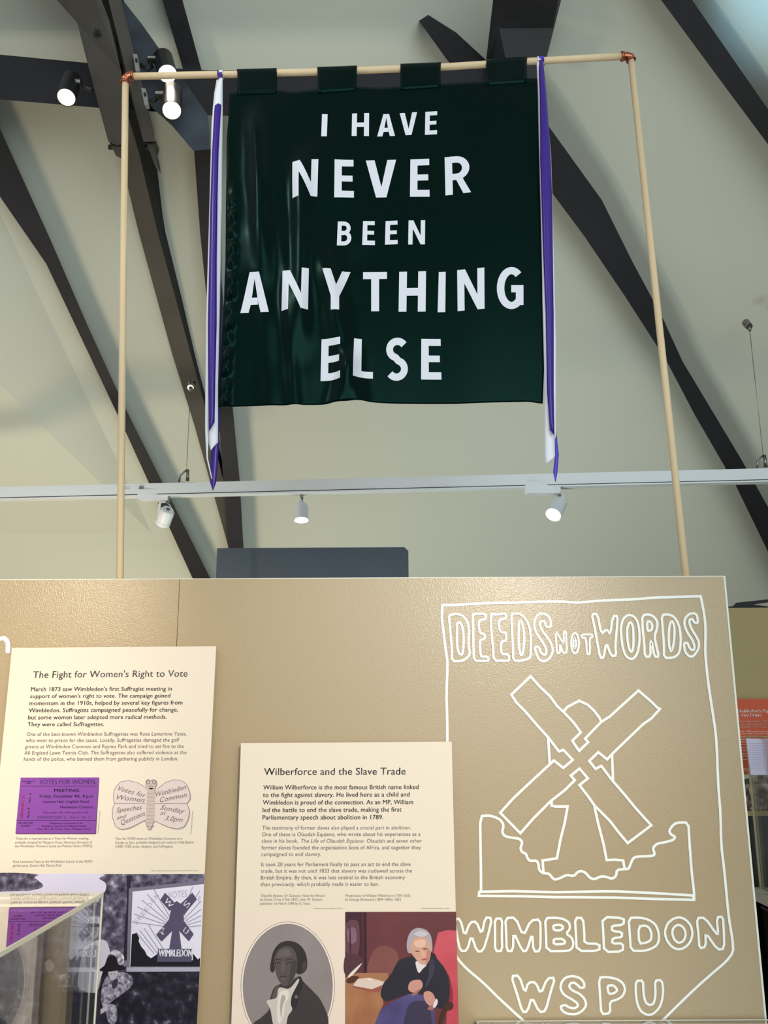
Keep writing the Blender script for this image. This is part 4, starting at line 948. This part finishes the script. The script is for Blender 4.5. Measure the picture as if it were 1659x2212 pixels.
    pl(ink((168, 162, 186)), [(668, 640), (735, 640), (738, 800), (690, 800), (650, 790), (640, 700)]); pl(ink((176, 166, 178)), [(672, 480), (735, 480), (732, 550), (705, 580), (680, 560)])
    pl(ink((206, 202, 216)), [(654, 450), (668, 420), (700, 412), (740, 418), (756, 450), (752, 470), (700, 478), (654, 470)]); pl(ink((70, 62, 84)), [(662, 468), (748, 470), (738, 492), (674, 492)])
    for x in (690, 716): pl(ink((70, 60, 74)), [(x - 6, 512), (x, 508), (x + 6, 512), (x, 516)])
    # seated woman
    pl(fur, [(800, 860), (870, 830), (950, 836), (988, 880), (978, 940), (900, 1000), (820, 1060), (780, 1110), (755, 1040), (762, 940)])
    pl(fur, [(800, 1080), (850, 1070), (875, 1110), (868, 1200), (820, 1215), (795, 1150)])
    pl(ink((190, 182, 196)), [(808, 820), (876, 815), (872, 860), (850, 885), (825, 880)]); pl(ink((22, 18, 30)), [(742, 815), (790, 770), (800, 730), (830, 708), (870, 715), (888, 770), (935, 790), (930, 808), (860, 820), (800, 826)])
    pl(mottled('flowers_print', [(.4, (120, 112, 130)), (.6, (220, 214, 230))], 150), [(820, 690), (850, 662), (890, 675), (925, 710), (920, 770), (885, 770), (866, 716)])
    pl(ink((60, 50, 66)), [(838, 900), (880, 880), (870, 940), (840, 950)]); pl(ink((196, 188, 200)), [(660, 1190), (720, 1130), (790, 1085), (800, 1110), (730, 1160), (690, 1215), (668, 1217)])
    for x in (830, 856): pl(ink((66, 56, 70)), [(x - 5, 842), (x, 839), (x + 5, 842), (x, 846)])
    # child and table on the left
    pl(ink((62, 54, 72)), [(310, 860), (350, 830), (410, 850), (440, 960), (420, 1100), (310, 1100), (290, 960)]); pl(ink((180, 172, 180)), [(338, 740), (370, 722), (400, 745), (398, 800), (366, 826), (342, 800)]); pl(ink((60, 52, 64)), [(330, 750), (350, 712), (400, 708), (420, 750), (398, 760), (366, 732), (340, 752)])
    pl(mottled('flowers_print', [], 0) if 'flowers_print' in MATS else sail, [(430, 860), (500, 840), (520, 870), (460, 890)])
    pl(ink((48, 42, 58)), [(300, 975), (750, 985), (750, 1500), (280, 1500)], False)
    pl(ink((66, 58, 72)), [(478, 940), (590, 940), (590, 975), (478, 975)], False)
    mb.build('garden_photograph', None, root)
vote_board()

def trade_board():
    K = crop(490, 1580, 3.1904); s = 3.1904
    root, T = board([(520.4, 1605.4), (975.8, 1602), (992.6, 2300), (497, 2300)], 'lower cream text board in the middle with two portrait prints')
    t = T(.0002)
    lines(root, 'heading', K, s, [('Wilberforce and the Slave Trade', (256, 301, 1231, 297))], 48, t, .012, (80, 74, 80))
    lines(root, 'lead_text', K, s, [
        ('William Wilberforce is the most famous British name linked', (251, 400, 1321, 397)), ('to the fight against slavery. He lived here as a child and', (249, 452, 1259, 448)), ('Wimbledon is proud of the connection. As an MP, William', (248, 504, 1283, 501)),
        ('led the battle to end the slave trade, making the first', (247, 556, 1204, 552)), ('Parliamentary speech about abolition in 1789.', (246, 607, 1078, 605))], 30, t, .018, DARK)
    lines(root, 'body_text', K, s, [
        ('The testimony of former slaves also played a crucial part in abolition.', (244, 677, 1268, 675)), ('One of these is Olaudah Equiano, who wrote about his experiences as a', (242, 722, 1334, 720)),
        ('slave in his book,', (240, 767, 492, 767)), ('Olaudah and seven other', (965, 767, 1345, 766)), ('former slaves founded the organisation Sons of Africa, and together they', (239, 813, 1337, 812)), ('campaigned to end slavery.', (238, 859, 650, 858))], 26, t, 0, BODY)
    lines(root, 'body_text', K, s, [
        ('It took 20 years for Parliament finally to pass an act to end the slave', (236, 929, 1266, 927)), ('trade, but it was not until 1833 that slavery was outlawed across the', (235, 974, 1276, 972)),
        ('British Empire. By then, it was less central to the British economy', (234, 1020, 1228, 1018)), ('than previously, which probably made it easier to ban.', (233, 1066, 1049, 1064))], 26, t, 0, BODY)
    lines(root, 'italic_title', K, s, [('The Life of Olaudah Equiano.', (512, 767, 948, 767))], 26, t, 0, BODY, .25)
    lines(root, 'caption', K, s, [("'Olaudah Equiano Or Gustavus Vassa the African'", (232, 1140, 677, 1140)), ('by Daniel Orme (1766\u20131837), after W. Denton;', (230, 1167, 660, 1167)), ('published 1st March 1789 by G. Vassa', (229, 1195, 575, 1194))], 18, t, 0, (112, 106, 100))
    lines(root, 'caption', K, s, [('Watercolour of William Wilberforce (1759\u20131833)', (815, 1140, 1264, 1140)), ('by George Richmond (1809\u20131896), 1833', (815, 1167, 1199, 1167))], 18, t, 0, (112, 106, 100))
    for q in ((600, 1224, 797, 1223), (1338, 1224, 1535, 1223)): lines(root, 'credit_line', K, s, [('\u00a9 National Portrait Gallery, London', q)], 9, t, 0, (120, 114, 108))
    P = crop(490, 1930, 3.1904)
    # grey oval portrait: a plain stand-in figure
    mb = MB(); ly = [.0002]
    def pl(col, pts, sm=True):
        ly[0] += .00006; mb.use(col if not isinstance(col, tuple) else ink(col)); fillpoly(mb, [P(p) for p in (spline(pts, 5) if sm else pts)], T(ly[0]))
    def ell(cx, cy, rx, ry, n=40): return [(cx + rx * math.cos(2 * math.pi * k / n), cy + ry * math.sin(2 * math.pi * k / n)) for k in range(n)]
    pl(mat('pink_paper', (238, 216, 200), .5, .3, vary=.1, vscale=12, col2=(244, 224, 210)), [(59, 127), (813, 127), (813, 1180), (20, 1180)], False)
    oval = lambda k: [(420 + (325 - k) * math.cos(a_ * .1571), 640 + (446 - k) * math.sin(a_ * .1571)) for a_ in range(40)]
    pl((120, 104, 100), oval(0), False); pl((240, 222, 208), oval(3), False); pl((244, 232, 222), oval(9), False)
    grey = mat('engraving_grey', (132, 120, 120), .5, .3, vary=.3, vscale=9, col2=(156, 144, 144)); pl(grey, oval(14), False)
    pl((62, 54, 56), [(185, 895), (230, 860), (290, 800), (300, 720), (335, 640), (430, 610), (500, 570), (530, 610), (600, 680), (650, 740), (690, 830), (700, 880), (690, 960), (600, 1050), (300, 1060), (190, 960)])
    pl((92, 82, 82), [(310, 720), (335, 650), (360, 640), (345, 720), (300, 800)]); pl((46, 40, 42), [(470, 640), (500, 575), (525, 620), (500, 700), (470, 800), (440, 760)])
    pl((206, 194, 188), [(360, 650), (430, 655), (490, 590), (495, 610), (450, 700), (440, 760), (450, 800), (420, 850), (400, 930), (330, 930), (300, 800), (275, 740), (340, 720)])
    pl((228, 218, 212), [(366, 680), (420, 670), (425, 720), (400, 760), (390, 840), (362, 900), (345, 840), (350, 760)]); pl((178, 166, 160), [(380, 700), (405, 720), (384, 780), (376, 860), (366, 780)])
    pl((50, 43, 44), [(300, 530), (305, 460), (325, 390), (370, 340), (430, 327), (490, 345), (535, 395), (553, 460), (550, 520), (520, 552), (480, 550), (460, 480), (350, 470), (325, 540)])
    pl((88, 76, 76), [(326, 470), (340, 410), (380, 372), (430, 366), (470, 400), (485, 470), (478, 540), (455, 600), (420, 634), (390, 638), (358, 600), (336, 540)])
    pl((104, 92, 91), [(345, 440), (365, 400), (410, 382), (440, 400), (440, 430), (390, 440)]); pl((70, 60, 60), [(450, 470), (480, 470), (474, 540), (450, 596), (420, 626), (436, 560)])
    pl((98, 86, 85), [(380, 470), (394, 470), (402, 530), (386, 542), (372, 534)])
    for x in (350, 432): pl((48, 40, 42), [(x - 20, 484), (x, 472), (x + 20, 482), (x, 492)]); pl((150, 138, 134), [(x - 12, 486), (x, 480), (x + 12, 486), (x, 490)]); pl((24, 20, 22), ell(x, 485, 5, 5, 10)); pl((44, 37, 38), [(x - 26, 462), (x, 450), (x + 26, 460), (x, 456)])
    pl((62, 50, 52), [(364, 574), (388, 566), (414, 574), (390, 582)]); pl((110, 94, 94), [(368, 582), (390, 580), (410, 582), (390, 594)])
    pl((70, 61, 62), [(520, 480), (548, 470), (545, 520), (520, 545)]); pl((110, 100, 100), ell(478, 712, 12, 13, 14))
    mb.build('oval_portrait_print', None, root)
    # colour portrait: a plain stand-in figure in a red chair
    mb = MB(); ly = [.0002]
    pl(mat('maroon_print', (96, 44, 52), .5, .3, vary=.4, vscale=7, col2=(118, 62, 64)), [(816, 127), (1580, 126), (1604, 1180), (816, 1180)], False)
    pl(mat('pink_brown_print', (140, 84, 78), .5, .3, vary=.4, vscale=9, col2=(120, 66, 66)), [(968, 560), (1010, 400), (1080, 360), (1160, 390), (1180, 460), (1130, 560)])
    pl((66, 30, 44), [(816, 130), (935, 130), (940, 560), (816, 560)], False); pl((104, 62, 74), [(822, 210), (900, 190), (915, 300), (905, 420), (860, 430), (822, 400)]); pl((134, 96, 118), [(830, 250), (885, 240), (890, 330), (840, 340)]); pl((58, 26, 38), [(845, 240), (852, 240), (856, 400), (848, 400)])
    pl((86, 48, 60), [(816, 430), (880, 420), (935, 450), (935, 560), (816, 560)]); pl((58, 24, 34), [(940, 130), (962, 130), (966, 560), (944, 560)], False)
    pl((170, 116, 84), [(816, 580), (900, 548), (1110, 548), (1120, 640), (1080, 690), (816, 690)], False); pl(mat('tan_cloth_print', (186, 130, 92), .5, .3, vary=.5, vscale=14, col2=(148, 88, 58)), [(816, 676), (940, 668), (1070, 672), (1080, 760), (1020, 900), (1000, 1180), (816, 1180)], False)
    pl((226, 202, 190), [(900, 590), (980, 580), (1090, 610), (1070, 650), (1000, 670), (870, 636)], False); pl((160, 86, 74), [(870, 636), (1000, 660), (1075, 630), (1050, 680), (985, 676), (866, 648)], False); pl((246, 228, 216), [(975, 588), (1000, 592), (985, 600)]) 
    pl((230, 216, 200), [(835, 570), (870, 530), (930, 480), (905, 520), (850, 580)]); pl((84, 44, 34), [(822, 600), (860, 570), (910, 575), (880, 610), (840, 620)])
    red = mat('red_chair_print', (190, 62, 78), .5, .3, vary=.4, vscale=12, col2=(212, 92, 104)); pl(red, [(1420, 420), (1440, 330), (1455, 270), (1520, 252), (1582, 256), (1604, 1180), (1500, 1180), (1520, 700), (1470, 480)], False); pl((150, 40, 56), [(1530, 560), (1560, 700), (1545, 760), (1520, 740), (1510, 620)])
    navy = mat('blue_black_print', (34, 30, 42), .5, .3, vary=.4, vscale=10, col2=(46, 42, 56))
    pl(mat('violet_print', (70, 58, 104), .5, .3, vary=.5, vscale=16, col2=(96, 92, 150)), [(1020, 900), (1060, 800), (1150, 740), (1260, 690), (1380, 700), (1430, 800), (1440, 1000), (1400, 1180), (1010, 1180)], False)
    pl((60, 52, 78), [(1240, 800), (1340, 740), (1400, 790), (1410, 1180), (1200, 1180)])
    pl(navy, [(1060, 690), (1080, 620), (1130, 560), (1180, 470), (1240, 440), (1300, 430), (1420, 410), (1450, 450), (1510, 530), (1535, 620), (1530, 740), (1480, 790), (1440, 780), (1330, 690), (1230, 700), (1120, 740), (1080, 735)])
    pl((58, 54, 74), [(1400, 470), (1425, 460), (1430, 540), (1380, 640), (1368, 640), (1390, 560)]); pl((228, 216, 220), [(1302, 470), (1330, 470), (1376, 490), (1350, 520), (1324, 548), (1306, 510)])
    for q in ([(1250, 640), (1270, 605), (1330, 595), (1350, 630), (1330, 670), (1290, 684), (1256, 670)], [(1356, 690), (1384, 672), (1420, 690), (1440, 740), (1436, 780), (1400, 776), (1366, 740)]): pl((206, 148, 134), q); pl((170, 108, 100), [(a_ * .5 + b_ * .5, c_ + 22) for (a_, c_), (b_, _) in zip(q, q[1:] + q[:1])][3:6] + [q[5]])
    pl((230, 220, 226), [(1420, 776), (1444, 726), (1454, 750), (1436, 786)])
    pl((176, 164, 176), [(1245, 400), (1240, 340), (1262, 270), (1310, 238), (1370, 250), (1405, 290), (1416, 350), (1414, 400), (1390, 380), (1370, 310), (1290, 310), (1275, 400), (1262, 412)])
    pl((214, 160, 140), [(1268, 400), (1272, 340), (1300, 304), (1360, 300), (1396, 340), (1406, 400), (1396, 460), (1370, 490), (1336, 484), (1300, 450)]); pl((232, 188, 166), [(1290, 340), (1330, 316), (1370, 326), (1360, 364), (1310, 370)]); pl((192, 130, 116), [(1384, 380), (1402, 400), (1394, 456), (1372, 482), (1376, 430)])
    for x, y in ((1312, 398), (1366, 382)): pl((110, 76, 78), [(x - 18, y + 1), (x, y - 5), (x + 18, y), (x, y + 5)])
    pl((226, 170, 148), [(1340, 390), (1352, 388), (1366, 428), (1350, 438), (1342, 430)]); pl((160, 76, 76), [(1340, 458), (1360, 450), (1382, 448), (1362, 460)]); pl((204, 194, 204), [(1290, 280), (1340, 256), (1385, 280), (1340, 300)])
    pl((70, 40, 30), [(1500, 770), (1540, 745), (1562, 770), (1550, 800), (1510, 820), (1480, 900), (1455, 900), (1480, 820)])
    mb.build('colour_portrait_print', None, root)
trade_board()

# ------------------------------------------------------------------ glass vitrines in front of the panel
def vitrine(name, x0, x1, Yf, Yb, z0, z1, label):
    r = empty(name, ((x0 + x1) / 2, (Yf + Yb) / 2, 0), label, 'display case', 'glass cases in front of the panel')
    t = .006; e = .003
    for n, lo, hi in (('side_pane', (x1 - t, Yf + t, z0), (x1, Yb, z1 - t)), ('side_pane', (x0, Yf + t, z0), (x0 + t, Yb, z1 - t)), ('front_pane', (x0, Yf, z0), (x1, Yf + t, z1 - t)), ('top_pane', (x0, Yf, z1 - t), (x1, Yb, z1))):
        MB().box(lo, hi).build(n, M_GLASST if n == 'top_pane' else M_GLASS, r)
    ed = MB()
    for x in (x0, x1):
        s = 1 if x == x1 else -1
        ed.box((x - e / 2, Yf, z1 - t), (x + e / 2, Yb, z1 + .0006)).box((x - e / 2, Yb - e, z0), (x + e / 2, Yb, z1 - t)).box((x - e / 2, Yf, z0), (x + e / 2, Yf + e, z1 - t))
    ed.box((x0, Yb - e, z1 - e * .6), (x1, Yb, z1 + .0006)).box((x0, Yf - .0005, z1 - e), (x1, Yf + e, z1 + .0006))
    ed.build('pane_edge', M_GEDGE, r)
    MB().box((x0 - .01, Yf - .01, 0), (x1 + .01, Yb, z0)).build('plinth', M_PLINTH, r)
YB = 1.70
xr = atY(222, 1931, YB).x; zt = atY(120, 1929, YB).z
vitrine('glass_vitrine', xr - 1.1, xr, 1.02, YB, .8, zt, 'glass case at the lower left mirroring the purple ticket in its top')
xl = atY(1030, 2204, PANEL_Y - .012).x; zt2 = atY(1300, 2204, PANEL_Y - .012).z
vitrine('glass_vitrine', xl, xl + 1.0, 1.1, PANEL_Y - .012, .6, zt2, 'low glass case at the bottom edge under the four drawn letters')
